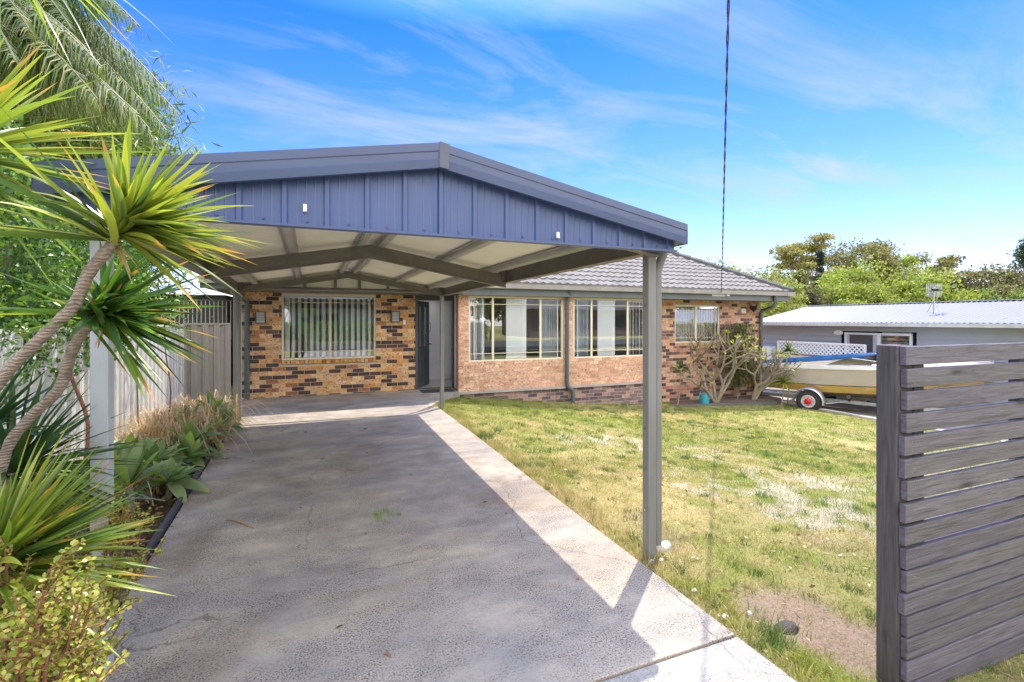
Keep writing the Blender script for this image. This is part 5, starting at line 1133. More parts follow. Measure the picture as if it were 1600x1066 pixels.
V, F, C = swords((bn.x, bn.y, 2.2), (0, 0, 1), 26, 2.4, .55, (10, 90), .35, [(.20, .42, .05), (.14, .32, .04)], 230, (.2, .3, .05), prof=agp); np_mesh("crown", V, F, C, M_leafF, ban)

# ------------------------------------------------------------------ frangipani by the wall
def frangi(base, label, seed, lean, levels=5, L0=.75, tips=None):
    r = random.Random(seed); o = thing("frangipani", base, label, "shrub", "bare frangipani shrubs by the bedroom wall"); mb = MB(); tipl = []
    def br(p, d, L, rad, lv):
        q = p + d * L; m_ = p + d * L * .5 + Vector((r.gauss(0, .04), r.gauss(0, .04), -.02)) * L * 1.2
        mb.tube([p, m_, q], [rad, rad * .9, rad * .82], 7)
        if lv == 0 or q.z > 1.75: tipl.append((q, d)); return
        k = 2 if r.random() < .88 else 3; ph = r.uniform(0, 6.28); s1 = d.cross(Vector((.2, .3, 1))).normalized(); s2 = d.cross(s1)
        for i in range(k):
            a_ = ph + i * 6.283 / k; nd_ = (d * .85 + (s1 * math.cos(a_) + s2 * math.sin(a_)) * r.uniform(.35, 1.0) + Vector((0, -.0, .26))).normalized()
            if q.y + nd_.y * L > 10.4: nd_.y = -abs(nd_.y)
            br(q, nd_, L * r.uniform(.68, .92), rad * .76, lv - 1)
    for d, s_ in lean: br(Vector(base), Vector(d).normalized(), L0 * s_, .05, levels)
    mb.build("trunk", M_pale, o, smooth=True)
    lst = [swords(tuple(q), tuple(d), 4, .12, .04, (10, 60), .1, [(.50, .52, .08), (.40, .48, .07)], 300 + i, (.5, .5, .1), prof=agp, segs=4) for i, (q, d) in enumerate(tipl) if i % 3 != 0]
    V, F, C = join(lst); np_mesh("foliage", V, F, C, M_leafY, o)
frangi((10.0, 9.95, -.72), "many branched bare frangipani in front of the bedroom window", 5, [((-.15, 0, 1), .95), ((.35, -.1, 1), .8), ((.45, -.15, .8), .95), ((-.75, -.1, .8), .8)], 4, .74)
frangi((11.35, 9.95, -.75), "smaller bare frangipani leaning from the house corner over the driveway", 9, [((.55, -.1, 1), .9), ((.1, -.2, 1), .9), ((.5, -.2, .8), .7)], 4, .55)
b = (11.05, 10.2, -.75); sb = thing("shrub", b, "dark narrow leaved shrub behind the larger frangipani", "shrub"); r = np.random.default_rng(33)
mb = MB()
for k in range(6): mb.tube([b, (b[0] + r.normal(0, .12), b[1] - .05, .3), (b[0] + r.normal(0, .3), b[1] + r.normal(0, .08) - .05, 1.5)], [.02, .015, .008], 6)
mb.build("stem", M_bark, sb); pos = np.stack([b[0] + r.normal(0, .24, 4200), b[1] - .08 + r.normal(0, .12, 4200), r.uniform(-.2, 1.55, 4200)], 1); V, F, C = leaves(pos, .13, [(.10, .12, .04), (.16, .17, .06), (.07, .08, .04), (.22, .20, .09)], 34, 6, dirs=np.tile([0, 0, -1.], (4200, 1)) * 1.0); np_mesh("foliage", V, F, C, M_leafF, sb)
for k, (px_, py_, d_, lb) in enumerate(((1063, 578, 12.4, "small spiky dark tuft on a cane left of the frangipani"), (1234, 548, 13.6, "bright green leafy tuft above the boat stern"), (1224, 598, 13.2, "bright green arching tuft low beside the boat trailer"))):
    c = PD(px_, py_, d_); c.y = min(c.y, 10.0) if k == 0 else c.y; g = Vector((c.x - .1, c.y, gz(c.x, c.y).item() - .02)); o = thing("spiky_plant", g, lb, "spiky plant"); mb = MB(); mb.tube([g, (g + c) / 2 + Vector((.05, 0, 0)), c], [.02, .016, .012], 6); mb.build("cane", M_pale, o)
    V, F, C = swords(tuple(c), (0, 0, 1), 44, .45 if k else .40, .045 if k else .03, (5, 100), .3, LIME if k else DARK + MIDG[:1], 240 + k, tipO); np_mesh("crown", V, F, C, M_leafY if k else M_leafD, o)
# ------------------------------------------------------------------ garden bed edging
M_sleeper = pm("weathered sleeper", (.13, .125, .125), .8, vs=3, bp=.006, stretch=(1, 8, 8))
ge = thing("garden_edging", (10.3, 9.75, -.75), "dark timber sleeper edging of the bed under the bedroom window", "edging")
mb = MB(); mb.bar((8.25, 9.78, -.70), (12.0, 9.72, -.82), .06, .19); mb.build("sleeper", M_sleeper, ge, bevel=.006)
mb = MB(); mb.bar((12.06, 9.72, -.80), (12.55, 10.1, -.80), .06, .17); mb.build("sleeper", M_sleeper, ge, bevel=.006)
bs = MB(); bs.box(8.27, 12.35, 9.83, 10.52, -.95, -.66); tag(bs.build("bed_soil", pm("bark mulch", (.17, .12, .09), .95, vs=12, var=.4, bp=.02)), kind='structure')
ed = MB()
for k in range(12):
    y0 = -.5 + k * .78; ed.bar((dl(y0) - .03, y0, -.01), (dl(y0 + .77) - .03, y0 + .77, -.01), .035, .10)
tag(ed.build("bed_edging", pm("dark plastic edging", (.06, .06, .07), .6), bevel=.006), "dark low edging strip between the left garden bed and the driveway", "edging")
tp_ = P(1097, 627, -.72); tl = thing("watering_can", (9.55, 9.92, -.66), "teal plastic watering can on the bed soil by the wall", "watering can")
M_teal = pm("teal plastic", (.02, .30, .36), .35)
mb = MB(); mb.tube([(9.55, 9.92, -.66), (9.55, 9.92, -.5), (9.55, 9.92, -.42), (9.55, 9.92, -.40)], [.13, .12, .10, .05], 14); mb.build("body", M_teal, tl, smooth=True)
mb = MB(); mb.tube([(9.64, 9.92, -.6), (9.76, 9.92, -.5), (9.82, 9.92, -.38)], [.025, .018, .03], 8); mb.build("spout", M_teal, tl); mb = MB(); mb.tube(smooth_path([(9.46, 9.92, -.55), (9.38, 9.92, -.45), (9.44, 9.92, -.32), (9.55, 9.92, -.34)]), .012, 6); mb.build("handle", M_teal, tl)

# ------------------------------------------------------------------ neighbour building
nb = thing("weatherboard_house", (17, 8, -.9), "low pale grey weatherboard house with corrugated roof, along the neighbouring driveway", "house")
NX, NYF, NYN, NZ = 15.3, 13.1, 1.0, 1.50
m = pm("pale grey weatherboard", (.38, .39, .405), .55, var=.03)
mb = MB(); z = -.95; ops = [(PX(1429, NX).y - .06, PX(1318, NX).y + .06, -.9, PX(1321, NX, 518).z + .03)]
lap = .17
while z < NZ - .02:
    z1 = min(NZ, z + lap); segs = [(NYN, NYF)]
    for o in ops:
        if z < o[3] - .03 and z1 > o[2]: segs = [(NYN, o[0]), (o[1], NYF)]
    for a_, b_ in segs: mb.add([(NX - .034, a_, z), (NX - .034, b_, z), (NX - .004, b_, z1 + .01), (NX - .004, a_, z1 + .01), (NX, a_, z), (NX, b_, z), (NX, b_, z1 + .01), (NX, a_, z1 + .01)], [(0, 1, 2, 3), (0, 4, 5, 1), (4, 7, 6, 5), (3, 2, 6, 7)])
    z = z1
mb.box(NX, NX + 6, NYF - .1, NYF, -.95, NZ); mb.box(NX + 5.9, NX + 6, NYN, NYF - .1, -.95, NZ); mb.box(NX, NX + 6, NYN, NYN + .1, -.95, NZ)
mb.build("wall", m, nb)
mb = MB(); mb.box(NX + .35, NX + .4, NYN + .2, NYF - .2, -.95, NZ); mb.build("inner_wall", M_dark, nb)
mb = MB(); rx = NX + 3.0
sheet(mb, (NX - .32, NYN - .3, 1.53), (NX - .32, NYF + .25, 1.53), (rx, NYF + .25, 2.17), (rx, NYN - .3, 2.17), 100, .012)
sheet(mb, (NX + 6.3, NYN - .3, 1.53), (NX + 6.3, NYF + .25, 1.53), (rx, NYF + .25, 2.17), (rx, NYN - .3, 2.17), 100, .012)
mb.build("roof", pm("pale grey corrugated steel", (.20, .195, .21), .5, .05, var=.05, stretch=(.4, 3, 1)), nb, smooth=True)
mb = MB(); mb.box(rx - .15, rx + .15, NYN - .3, NYF + .26, 2.175, 2.195); mb.build("ridge_cap", pm("ridge steel", (.55, .54, .58), .4), nb)
mb = MB(); mb.box(NX - .42, NX - .32, NYN - .3, NYF + .25, 1.42, 1.52); mb.build("gutter", pm("cream gutter", (.62, .60, .52), .45), nb)
mb = MB(); mb.prism([(NX - .3, 1.44), (NX + 6.3, 1.44), (NX + 6.3, 1.50), (rx, 2.13), (NX - .3, 1.50)], NYF + .16, NYF + .19); mb.build("gable_board", m, nb)
y0, y1 = PX(1426, NX).y, PX(1321, NX).y; zt = PX(1321, NX, 519.5).z; ym = PX(1374, NX).y
mb = MB(); x0, x1 = NX - .05, NX + .02
mb.box(x0, x1, y0, y0 + .05, -.85, zt); mb.box(x0, x1, y1 - .05, y1, -.85, zt); mb.box(x0, x1, y0 + .05, y1 - .05, zt - .06, zt); mb.box(x0, x1, ym - .04, ym + .04, -.85, zt - .06); mb.box(x0, x1, y0 + .05, y1 - .05, -.85, -.8)
sdo = mb.build("sliding_door", M_white, nb); mb = MB(); mb.box(NX - .01, NX - .005, ym + .04, y1 - .05, -.8, zt - .06); mb.build("security_screen", pm("dark screen mesh", (.10, .09, .085), .7), sdo)
def lattice(mb, fx, a0, a1, z0, z1, st, w, th=.008):
    """diagonal lattice in the plane x = fx between y a0..a1"""
    n = int((a1 - a0 + z1 - z0) / st) + 1
    for s_ in (1, -1):
        for k in range(-1, n + 1):
            off_ = a0 + k * st - (z1 - z0) if s_ == 1 else a0 + k * st
            ya_, za_, yb_, zb_ = off_, z0, off_ + s_ * (z1 - z0), z1
            def clip(y_, z_, yo, zo):
                if y_ < a0: f_ = (a0 - y_) / (yo - y_); return a0, z_ + (zo - z_) * f_
                if y_ > a1: f_ = (a1 - y_) / (yo - y_); return a1, z_ + (zo - z_) * f_
                return y_, z_
            if max(ya_, yb_) <= a0 or min(ya_, yb_) >= a1: continue
            A_ = clip(ya_, za_, yb_, zb_); B_ = clip(yb_, zb_, ya_, za_)
            mb.bar((fx - s_ * th / 2, A_[0], A_[1]), (fx - s_ * th / 2, B_[0], B_[1]), w, th, up=(1, 0, 0))
mb = MB(); lattice(mb, NX - .03, ym + .05, ym + .16, -.8, zt - .07, .05, .012); lattice(mb, NX - .03, y1 - .14, y1 - .05, -.8, zt - .07, .05, .012); mb.build("screen_lattice", M_white, sdo)
mb = MB(); mb.box(NX - .01, NX - .005, y0 + .05, ym - .04, -.8, zt - .06); mb.build("pane", glassmat("door pane", (.85, .88, .85), .25), sdo)
mb = MB()
for k in range(24): zz = -.7 + k * .09; mb.box(NX + .05, NX + .09, y0 + .06, ym - .05, zz, zz + .055)
mb.build("blind", pm("cream roller slats", (.72, .72, .68), .6), sdo)
p = PX(1311, NX, 520); mb = MB(); V = []; n = 20
for x_, s_ in ((NX - .03, 1), (NX - .06, .9), (NX - .075, .6)):
    for k in range(n): V.append((x_, p.y + math.cos(k * 2 * math.pi / n) * .15 * s_, p.z + math.sin(k * 2 * math.pi / n) * .085 * s_))
mb.add(V, [(i * n + k, i * n + (k + 1) % n, (i + 1) * n + (k + 1) % n, (i + 1) * n + k) for i in range(2) for k in range(n)] + [tuple(range(2 * n, 3 * n))]); mb.build("wall_lamp", pm("cream lamp glass", (.85, .84, .78), .3), nb, smooth=True)
mb = MB(); mb.box(NX - .3, NX - .02, NYF - .75, NYF - .1, -.93, PX(1200, NX, 541).z); mb.build("water_heater", M_white, nb, bevel=.02)
# lattice balustrade by the deck
LXX = 14.75; la, lb_ = PX(1350, LXX).y, PX(1238, LXX).y + .5; zt1, zb1_ = PX(1243, LXX, 535).z, PX(1350, LXX, 558.5).z
lz0, lz1 = 1.6 - 59 * 14.6 / 735 - .0, 1.6 - 36.5 * 14.6 / 735
lf = thing("lattice_fence", (LXX, (la + lb_) / 2, -.93), "white diagonal lattice screen above a cream panel beside the neighbour's door", "lattice screen")
lz1 = PX(1345, LXX, 540.5).z; lz0 = PX(1345, LXX, 560).z
mb = MB(); lattice(mb, LXX, la, lb_, lz0, lz1, .13, .034); mb.build("lattice", M_white, lf)
mb = MB(); mb.box(LXX - .03, LXX + .03, la - .05, la - .002, -.93, lz1 + .04); mb.box(LXX - .03, LXX + .03, la, lb_, lz1, lz1 + .045); mb.box(LXX - .03, LXX + .03, lb_, lb_ + .05, -.93, lz1 + .04); mb.build("frame", M_white, lf)
mb = MB(); mb.box(LXX - .032, LXX + .03, la, lb_, lz0 - .04, lz0); mb.build("rail", pm("red brown rail", (.25, .10, .07), .6), lf)
mb = MB(); mb.box(LXX - .02, LXX + .02, la, lb_, -.93, lz0 - .041)
for k in range(40):
    y = la + .05 + k * .09
    if y < lb_: mb.box(LXX - .028, LXX - .021, y, y + .012, -.92, lz0 - .045)
mb.build("panel", pm("cream panel", (.70, .66, .56), .6), lf)
# antenna on the neighbour's roof
ab = PX(1459, NX + 1.1, 495); an = thing("antenna", (NX + 1.1, ab.y, 1.8), "television antenna with a wire panel on a thin mast on the neighbour's roof", "antenna")
M_met = pm("dull aluminium", (.55, .55, .52), .4, .5)
X_, Y_ = NX + 1.1, ab.y; dA = X_ * ST + Y_ * CT; zz = lambda py: CAMH + (500.5 - py) * dA / 735
mb = MB(); mb.tube([(X_, Y_, 1.80), (X_, Y_, zz(448))], .018, 8); mb.build("mast", M_met, an)
rt = Vector((CT, -ST, 0)); mb = MB(); hw = 11.5 * dA / 735; zt_, zb_ = zz(444), zz(463)
for k in range(9): f_ = -1 + 2 * k / 8; q = Vector((X_, Y_, 0)) + rt * hw * f_; mb.tube([(q.x, q.y, zb_), (q.x, q.y, zt_)], .007, 5)
for k in range(7): z_ = zb_ + (zt_ - zb_) * k / 6; a_, b_ = Vector((X_, Y_, z_)) - rt * hw, Vector((X_, Y_, z_)) + rt * hw; mb.tube([a_, b_], .007, 5)
mb.build("reflector", M_met, an); mb = MB(); c_ = Vector((X_, Y_, (zt_ + zb_) / 2)) - Vector((ST, CT, 0)) * .12
for s_ in (-1, 1):
    for k in (-1, 1): mb.tube([c_ + rt * s_ * .06, c_ + rt * s_ * .2 + Vector((0, 0, .05 * k))], .008, 5)
mb.box(c_.x - .05, c_.x + .05, c_.y - .05, c_.y + .12, c_.z - .03, c_.z + .03); mb.build("dipole", pm("black plastic", (.03, .03, .03), .5), an)
mb = MB(); mb.tube([(X_, Y_, zz(470)), (X_ + .25, Y_ + .3, 1.82)], .008, 5); mb.tube([(X_, Y_, zz(470)), (X_ - .25, Y_ - .3, 1.74)], .008, 5); mb.build("stay", M_met, an)

# ------------------------------------------------------------------ boat on trailer
bdir = Vector((math.sin(R(24)), -math.cos(R(24)), 0)); bside = Vector((bdir.y, -bdir.x, 0))     # bow direction; bside = left-hand camera side
BW = Vector((13.25, 9.9, 0)); GZ0 = -.93
def bp3(u, w, z): p = BW + bdir * u + bside * w; return (p.x, p.y, z)
if (Vector((0, 0, 0)) - BW).dot(bside) < 0: bside = -bside
boat = thing("boat", (BW.x, BW.y, GZ0), "cream and gold runabout boat on its trailer on the neighbouring driveway", "boat")
# stations: u, half beam at gunwale, gunwale z, chine half beam, chine z, keel z
ST_ = [(-1.45, .98, .12, .88, -.52, -.68), (-.8, 1.0, .13, .90, -.52, -.70), (0, 1.02, .15, .91, -.52, -.70), (.9, 1.02, .18, .90, -.51, -.70), (1.8, 1.0, .22, .84, -.47, -.69), (2.6, .88, .28, .66, -.36, -.62), (3.3, .62, .34, .38, -.08, -.42), (3.8, .30, .39, .14, .08, -.18), (4.05, .04, .42, .02, .25, .18)]
ZOFF = .14
def hull_strip(mb, fa_, fb_, m_=0, n=3):
    V = []; 
    for st in ST_:
        for s_ in (-1, 1):
            for k in range(n + 1): f_ = k / n; (w0, z0), (w1, z1) = fa_(st), fb_(st); V.append(bp3(st[0], s_ * (w0 + (w1 - w0) * f_), z0 + (z1 - z0) * f_ + ZOFF))
    m1 = 2 * (n + 1); fs = []
    for i in range(len(ST_) - 1):
        for s_ in (0, 1):
            for k in range(n): a_ = i * m1 + s_ * (n + 1) + k; fs.append((a_, a_ + 1, a_ + m1 + 1, a_ + m1))
    mb.add(V, fs, m_)
mid = lambda st: (st[3] + (st[1] - st[3]) * .32, st[4] + (st[2] - st[4]) * .29)
M_hullw = pm("cream gelcoat", (.72, .68, .61), .18, var=.03, coat=.6); M_hulll = pm("champagne gelcoat", (.50, .42, .38), .2, .05, var=.04, coat=.9); M_hullg = pm("gold gelcoat", (.50, .31, .07), .2, .1, var=.05, coat=.9)
mb = MB(); hull_strip(mb, lambda s_: mid(s_), lambda s_: (s_[1], s_[2] - .05)); 
V = [bp3(ST_[0][0], w, z + ZOFF) for w, z in ((-.98, .12), (.98, .12), (.88, -.52), (0, -.68), (-.88, -.52))]; mb.add(V, [(0, 1, 2, 3, 4)]); hull = mb.build("hull", M_hulll, boat, smooth=True)
mb = MB(); hull_strip(mb, lambda s_: (s_[3], s_[4]), lambda s_: (mid(s_)[0] + .004, mid(s_)[1] - .015)); hull_strip(mb, lambda s_: (0.0, s_[5]), lambda s_: (s_[3] * .5, (s_[4] + s_[5]) / 2)); hull_strip(mb, lambda s_: (s_[3] * .5 + .03, (s_[4] + s_[5]) / 2 + .0), lambda s_: (s_[3], s_[4])); mb.build("lower_hull", M_hullg, boat, smooth=True)
mb = MB(); hull_strip(mb, lambda s_: (mid(s_)[0] + .006, mid(s_)[1] - .015), lambda s_: (mid(s_)[0] + .008, mid(s_)[1] + .005), n=1); mb.build("rubbing_strip", pm("black trim", (.05, .05, .05), .4), boat)
mb = MB(); hull_strip(mb, lambda s_: (s_[1] + .03, s_[2] - .05), lambda s_: (s_[1] + .02, s_[2] + .03), n=1); hull_strip(mb, lambda s_: (s_[1] + .02, s_[2] + .03), lambda s_: (s_[1] - .16, s_[2] + .05), n=1); hull_strip(mb, lambda s_: (s_[1] - .16, s_[2] + .05), lambda s_: (s_[1] - .18, s_[2] - .25), n=1)
# foredeck
V = []; 
for st in ST_[4:]:
    for w in (-1, -.5, 0, .5, 1): V.append(bp3(st[0], w * (st[1] - .1), st[2] + .05 + (1 - w * w) * .12 + ZOFF))
mb.add(V, [(i * 5 + k, i * 5 + k + 1, i * 5 + k + 6, i * 5 + k + 5) for i in range(len(ST_) - 5) for k in range(4)]); mb.build("deck", M_hullw, boat, smooth=True)
mb = MB(); V = [bp3(.75, .86, .22 + ZOFF), bp3(1.25, .80, .46 + ZOFF), bp3(1.8, .0, .54 + ZOFF), bp3(1.25, -.80, .46 + ZOFF), bp3(.75, -.86, .22 + ZOFF), bp3(2.35, .62, .32 + ZOFF), bp3(2.6, 0, .40 + ZOFF), bp3(2.35, -.62, .32 + ZOFF)]
mb.add(V, [(0, 5, 1), (1, 5, 6, 2), (2, 6, 7, 3), (3, 7, 4)]); mb.build("windscreen", glassmat("smoked windscreen", (.12, .12, .13), .12), boat)
mb = MB(); mb.tube([V[0], V[1], V[2], V[3], V[4]], .012, 6); mb.tube([V[1], V[5]], .01, 6); mb.build("windscreen_frame", M_met, boat)
# lettering and numbers on the side: small dark glyph strokes with an ochre emblem
mb = MB(); mb2 = MB(); rr = random.Random(4); u = -1.2
def side_pt(u_, f_):
    i = max(0, min(len(ST_) - 2, next((k for k in range(len(ST_) - 1) if ST_[k + 1][0] >= u_), len(ST_) - 2))); a_, b_ = ST_[i], ST_[i + 1]; t_ = (u_ - a_[0]) / (b_[0] - a_[0]); st = [a_[k] + (b_[k] - a_[k]) * t_ for k in range(6)]; w0, z0 = mid(st); w1, z1 = st[1], st[2] - .05; return Vector(bp3(u_, w0 + (w1 - w0) * f_ + .006, z0 + (z1 - z0) * f_ + ZOFF))
for k in range(12):
    w_ = .055 if k < 8 else .075
    if k == 7: mb2.bar(side_pt(u + .02, .62), side_pt(u + .07, .80), .03, .006, up=bside); u += .11; continue
    for s_ in range(2 if k < 8 else 3): mb.bar(side_pt(u + s_ * .022, .63), side_pt(u + s_ * .022, .79), .010, .004, up=bside)
    mb.bar(side_pt(u, rr.choice([.64, .71, .78])), side_pt(u + .04, rr.choice([.64, .71, .78])), .009, .004, up=bside); u += w_ + .02
mb.build("lettering", pm("dark violet decal", (.06, .05, .08), .4), hull); mb2.build("emblem", pm("ochre decal", (.55, .38, .05), .4), hull)
# outboard
om = MB(); om.box(-.13, .13, -.16, .16, -.25, .25); ob = MB()
pts = [Vector(bp3(-1.75, 0, z)) for z in (-.55, -.2, .15)]
ob.tube(pts, [.05, .07, .09], 8); ob.tube([bp3(-1.95, 0, -.5), bp3(-1.6, 0, -.5)], [.03, .06], 8); obm = ob.build("outboard", pm("black engine", (.03, .03, .035), .4), boat)
mb = MB(); V = [Vector(bp3(-1.78, 0, z)) for z in (.13, .25, .45, .60, .66)]; mb.tube(V, [.16, .21, .22, .17, .08], 12); mb.build("engine_cover", pm("blue canvas cover", (.01, .10, .30), .7, vs=9, bp=.02), obm, smooth=True)
# blue tarp strap
tpv = thing("tarpaulin", bp3(-.5, .9, .3), "rolled blue tarpaulin stretched along the boat's side deck up to the windscreen", "tarpaulin")
M_blue = pm("blue tarpaulin", (.005, .13, .42), .45, vs=6, bp=.02, var=.25)
V = []; N = 24
for i in range(N + 1):
    f_ = i / N; u = -1.45 + f_ * 3.5; w = 1.0 - f_ * .2; z = .33 + .42 * f_ ** 1.5; th = .02 + .085 * math.sin(math.pi * min(1, f_ * .9 + .05)) * f_ ** .3
    V += [bp3(u, w + .02, z + th), bp3(u, w + .05, z), bp3(u, w + .02, z - th * .6), bp3(u, w - .03, z - th * .2)]
mb = MB(); mb.add(V, [(i * 4 + k, i * 4 + (k + 1) % 4, i * 4 + 4 + (k + 1) % 4, i * 4 + 4 + k) for i in range(N) for k in range(4)]); mb.build("canvas", M_blue, tpv, smooth=True)
mb = MB(); mb.tube([bp3(-1.45, 1.0, .33), bp3(-1.5, .7, .55), bp3(-1.4, .3, .60), bp3(-1.5, -.1, .5)], [.02, .09, .10, .05], 8); mb.build("bundle", M_blue, tpv, smooth=True)
# trailer
tr = thing("boat_trailer", (BW.x, BW.y, GZ0), "galvanised boat trailer with mudguard and red hubbed wheel under the boat", "trailer")
M_galv = pm("galvanised steel", (.50, .51, .54), .35, .6, dirt=(.3, .22, .16))
mb = MB()
for w in (-.62, .62): mb.bar(bp3(-1.2, w, -.62), bp3(2.6, w, -.62), .05, .09); mb.bar(bp3(2.6, w, -.62), bp3(4.3, 0, -.60), .05, .09)
for u in (-1.1, .0, 1.2, 2.5): mb.bar(bp3(u, -.62, -.62), bp3(u, .62, -.62), .06, .06)
mb.bar(bp3(4.2, 0, -.6), bp3(5.2, 0, -.55), .07, .08); mb.build("frame", M_galv, tr, bevel=.004)
WZ = GZ0 + .30
for s_ in (-1, 1):
    c0, c1 = Vector(bp3(.45, s_ * 1.04, WZ)), Vector(bp3(.45, s_ * 1.22, WZ)); ax = (c1 - c0).normalized(); wh = MB(); N = 28
    def ring(mb_, prof, m_=0):
        V = []; ux, uz = bdir, Vector((0, 0, 1))
        for o_, r_ in prof:
            for k in range(N): a_ = 2 * math.pi * k / N; V.append(c0 + ax * o_ + (ux * math.cos(a_) + uz * math.sin(a_)) * r_)
        mb_.add(V, [(i * N + k, i * N + (k + 1) % N, (i + 1) * N + (k + 1) % N, (i + 1) * N + k) for i in range(len(prof) - 1) for k in range(N)], m_)
    ring(wh, [(.02, .17), (0, .20), (.005, .27), (.03, .298), (.09, .302), (.15, .298), (.175, .27), (.18, .20), (.16, .17)]); W_ = wh.build("wheel", pm("tyre rubber", (.035, .035, .035), .8), tr, smooth=True)
    rm = MB(); ring(rm, [(.165, .175), (.172, .165), (.15, .15), (.14, .07), (.155, .065), (.16, .0)])
    for k in range(8): a_ = 2 * math.pi * k / 8; q = c0 + ax * .145 + (bdir * math.cos(a_) + Vector((0, 0, 1)) * math.sin(a_)) * .115; rm.cyl(q - ax * .01, q + ax * .004, .014, 8, 1)
    rm.build("rim", [pm("white steel rim", (.72, .72, .72), .35, .3), M_dark], W_, smooth=True)
    hb = MB(); hb.tube([c0 + ax * .14, c0 + ax * .21, c0 + ax * .235], [.088, .085, .05], 16); hb.build("hub_cap", pm("red paint", (.70, .015, .02), .35), W_, smooth=True)
    mg = MB(); V = []; n = 14
    for k in range(n + 1):
        a_ = math.pi * (-.06 + 1.12 * k / n); p = c0 + (bdir * math.cos(a_) + Vector((0, 0, 1)) * math.sin(a_)) * .375
        for o_, dr in ((-.03, 0), (.19, 0), (.21, -.035), (.205, -.035), (.185, -.004), (-.03, -.004)): V.append(p + ax * o_ + (bdir * math.cos(a_) + Vector((0, 0, 1)) * math.sin(a_)) * dr)
    mg.add(V, [(i * 6 + k, i * 6 + (k + 1) % 6, i * 6 + 6 + (k + 1) % 6, i * 6 + 6 + k) for i in range(n) for k in range(6)]); mg.bar(bp3(.0, s_ * 1.1, WZ - .02), bp3(.07, s_ * 1.1, WZ), .18, .02); mg.bar(bp3(.83, s_ * 1.1, WZ - .02), bp3(1.2, s_ * .8, WZ + .05), .12, .03)
    mg.build("mudguard", M_galv, tr, smooth=True)
mb = MB(); mb.cyl(bp3(.45, -1.1, WZ), bp3(.45, 1.1, WZ), .03, 10); mb.build("axle", M_galv, tr)
for u in (-.9, 1.3, 2.3):
    for s_ in (-1, 1): mb = MB(); mb.cyl(bp3(u, s_ * .80, -.47), bp3(u + .02, s_ * .93, -.44), .055, 12); mb.bar(bp3(u, s_ * .62, -.6), bp3(u, s_ * .84, -.48), .04, .03); mb.build("roller", pm("black roller", (.04, .035, .035), .5), tr)
mb = MB(); mb.box(*[x for p in ((bp3(.75, 0, 0)[0] - .05, bp3(.75, 0, 0)[0] + .05),) for x in p], bp3(.75, .6, 0)[1] - .05, bp3(.75, .6, 0)[1] + .05, -.60, -.50); mb.build("bracket", M_galv, tr)

# ------------------------------------------------------------------ overhead cable, poles
w0 = PY(1127, 9.93, 458); cb = thing("power_cable", w0, "twisted black overhead cable running from the eave up over the lawn", "cable")
dd_ = PD(1128, 459, 1.0) - PD(1128, 459, 0); mb1, mb2 = [], []; N = 420
e0 = w0; e1 = PD(1150, -3000, 1.0)
# end on a street pole behind the camera, in the same vertical plane
hd = Vector((w0.x, w0.y, 0)).normalized(); pole = Vector((w0.x, w0.y, 0)) - hd * 24.0 + Vector((hd.y, -hd.x, 0)) * .12; pole.z = 7.6
for i in range(N + 1):
    f_ = i / N; p = w0.lerp(pole, f_); p.z -= 1.1 * 4 * f_ * (1 - f_) * .45
    a_ = i * .55; o_ = Vector((hd.y, -hd.x, 0)) * math.cos(a_) * .0065 + Vector((0, 0, 1)) * math.sin(a_) * .0065
    mb1.append(p + o_); mb2.append(p - o_)
mb = MB(); mb.tube(mb1, .006, 5); mb.tube(mb2, .006, 5); mb.build("strand", pm("black cable", (.05, .05, .055), .5), cb)

# ------------------------------------------------------------------ small things on the ground
p = P(375, 820); mb = MB(); mb.tube(smooth_path([P(352, 814) + Vector((0, 0, .008)), P(368, 815) + Vector((0, 0, .012)), P(384, 821) + Vector((0, 0, .008)), P(397, 827) + Vector((0, 0, .006))], 3), [.003, .005, .006, .007, .008, .008, .007, .006, .004, .002], 6); tag(mb.build("stick", barkmat("dry stick", (.42, .26, .13))), "thin curved dry stick lying on the driveway", "stick")
V, F, C = join([strands(70, tuple(P(597, 806)), .05, .09, .004, [(.16, .30, .05), (.22, .36, .06)], 400, .3), strands(30, tuple(P(620, 804)), .03, .06, .003, [(.16, .30, .05)], 401, .3)]); tag(np_mesh("weed", V, F, C, M_leafD), "small green weed growing from the driveway crack", "weed")
r = np.random.default_rng(55)
def litter(n, x0, x1, y0, y1, size, cols, seed, name, label, cat, z=.006):
    r = np.random.default_rng(seed); pos = np.stack([r.uniform(x0, x1, n), r.uniform(y0, y1, n), np.zeros(n)], 1); pos[:, 2] = gz(pos[:, 0], pos[:, 1]) + z; pos[:, 2] = np.where((pos[:, 0] > -1.1) & (pos[:, 0] < 1.94), .006, pos[:, 2])
    d = r.normal(0, 1, (n, 3)); d[:, 2] *= .15; V, F, C = leaves(pos, size, cols, seed + 1, 2.2, dirs=d, fold=.1); return tag(np_mesh(name, V, F, C, M_leafF), label, cat, kind='stuff')
litter(26, -.9, 1.8, 2.0, 8.0, .045, [(.10, .06, .04), (.25, .14, .07), (.35, .2, .1)], 500, "fallen_leaves", "scattered dry fallen leaves on the driveway", "leaves")
litter(2600, -2.25, -1.12, .8, 9.8, .06, [(.30, .19, .10), (.20, .12, .07), (.42, .28, .16), (.12, .08, .05)], 502, "leaf_litter", "brown leaf litter covering the left garden bed soil", "leaf litter", .012)
litter(420, 1.96, 4.2, 1.0, 5.0, .04, [(.45, .33, .2), (.62, .5, .38), (.25, .15, .09)], 504, "lawn_leaves", "dry leaves and twigs scattered over the near lawn and dirt patch", "leaves", .02)
q = P(1228, 985, -.10); st = MB(); rs = random.Random(6); V = []; n = 12
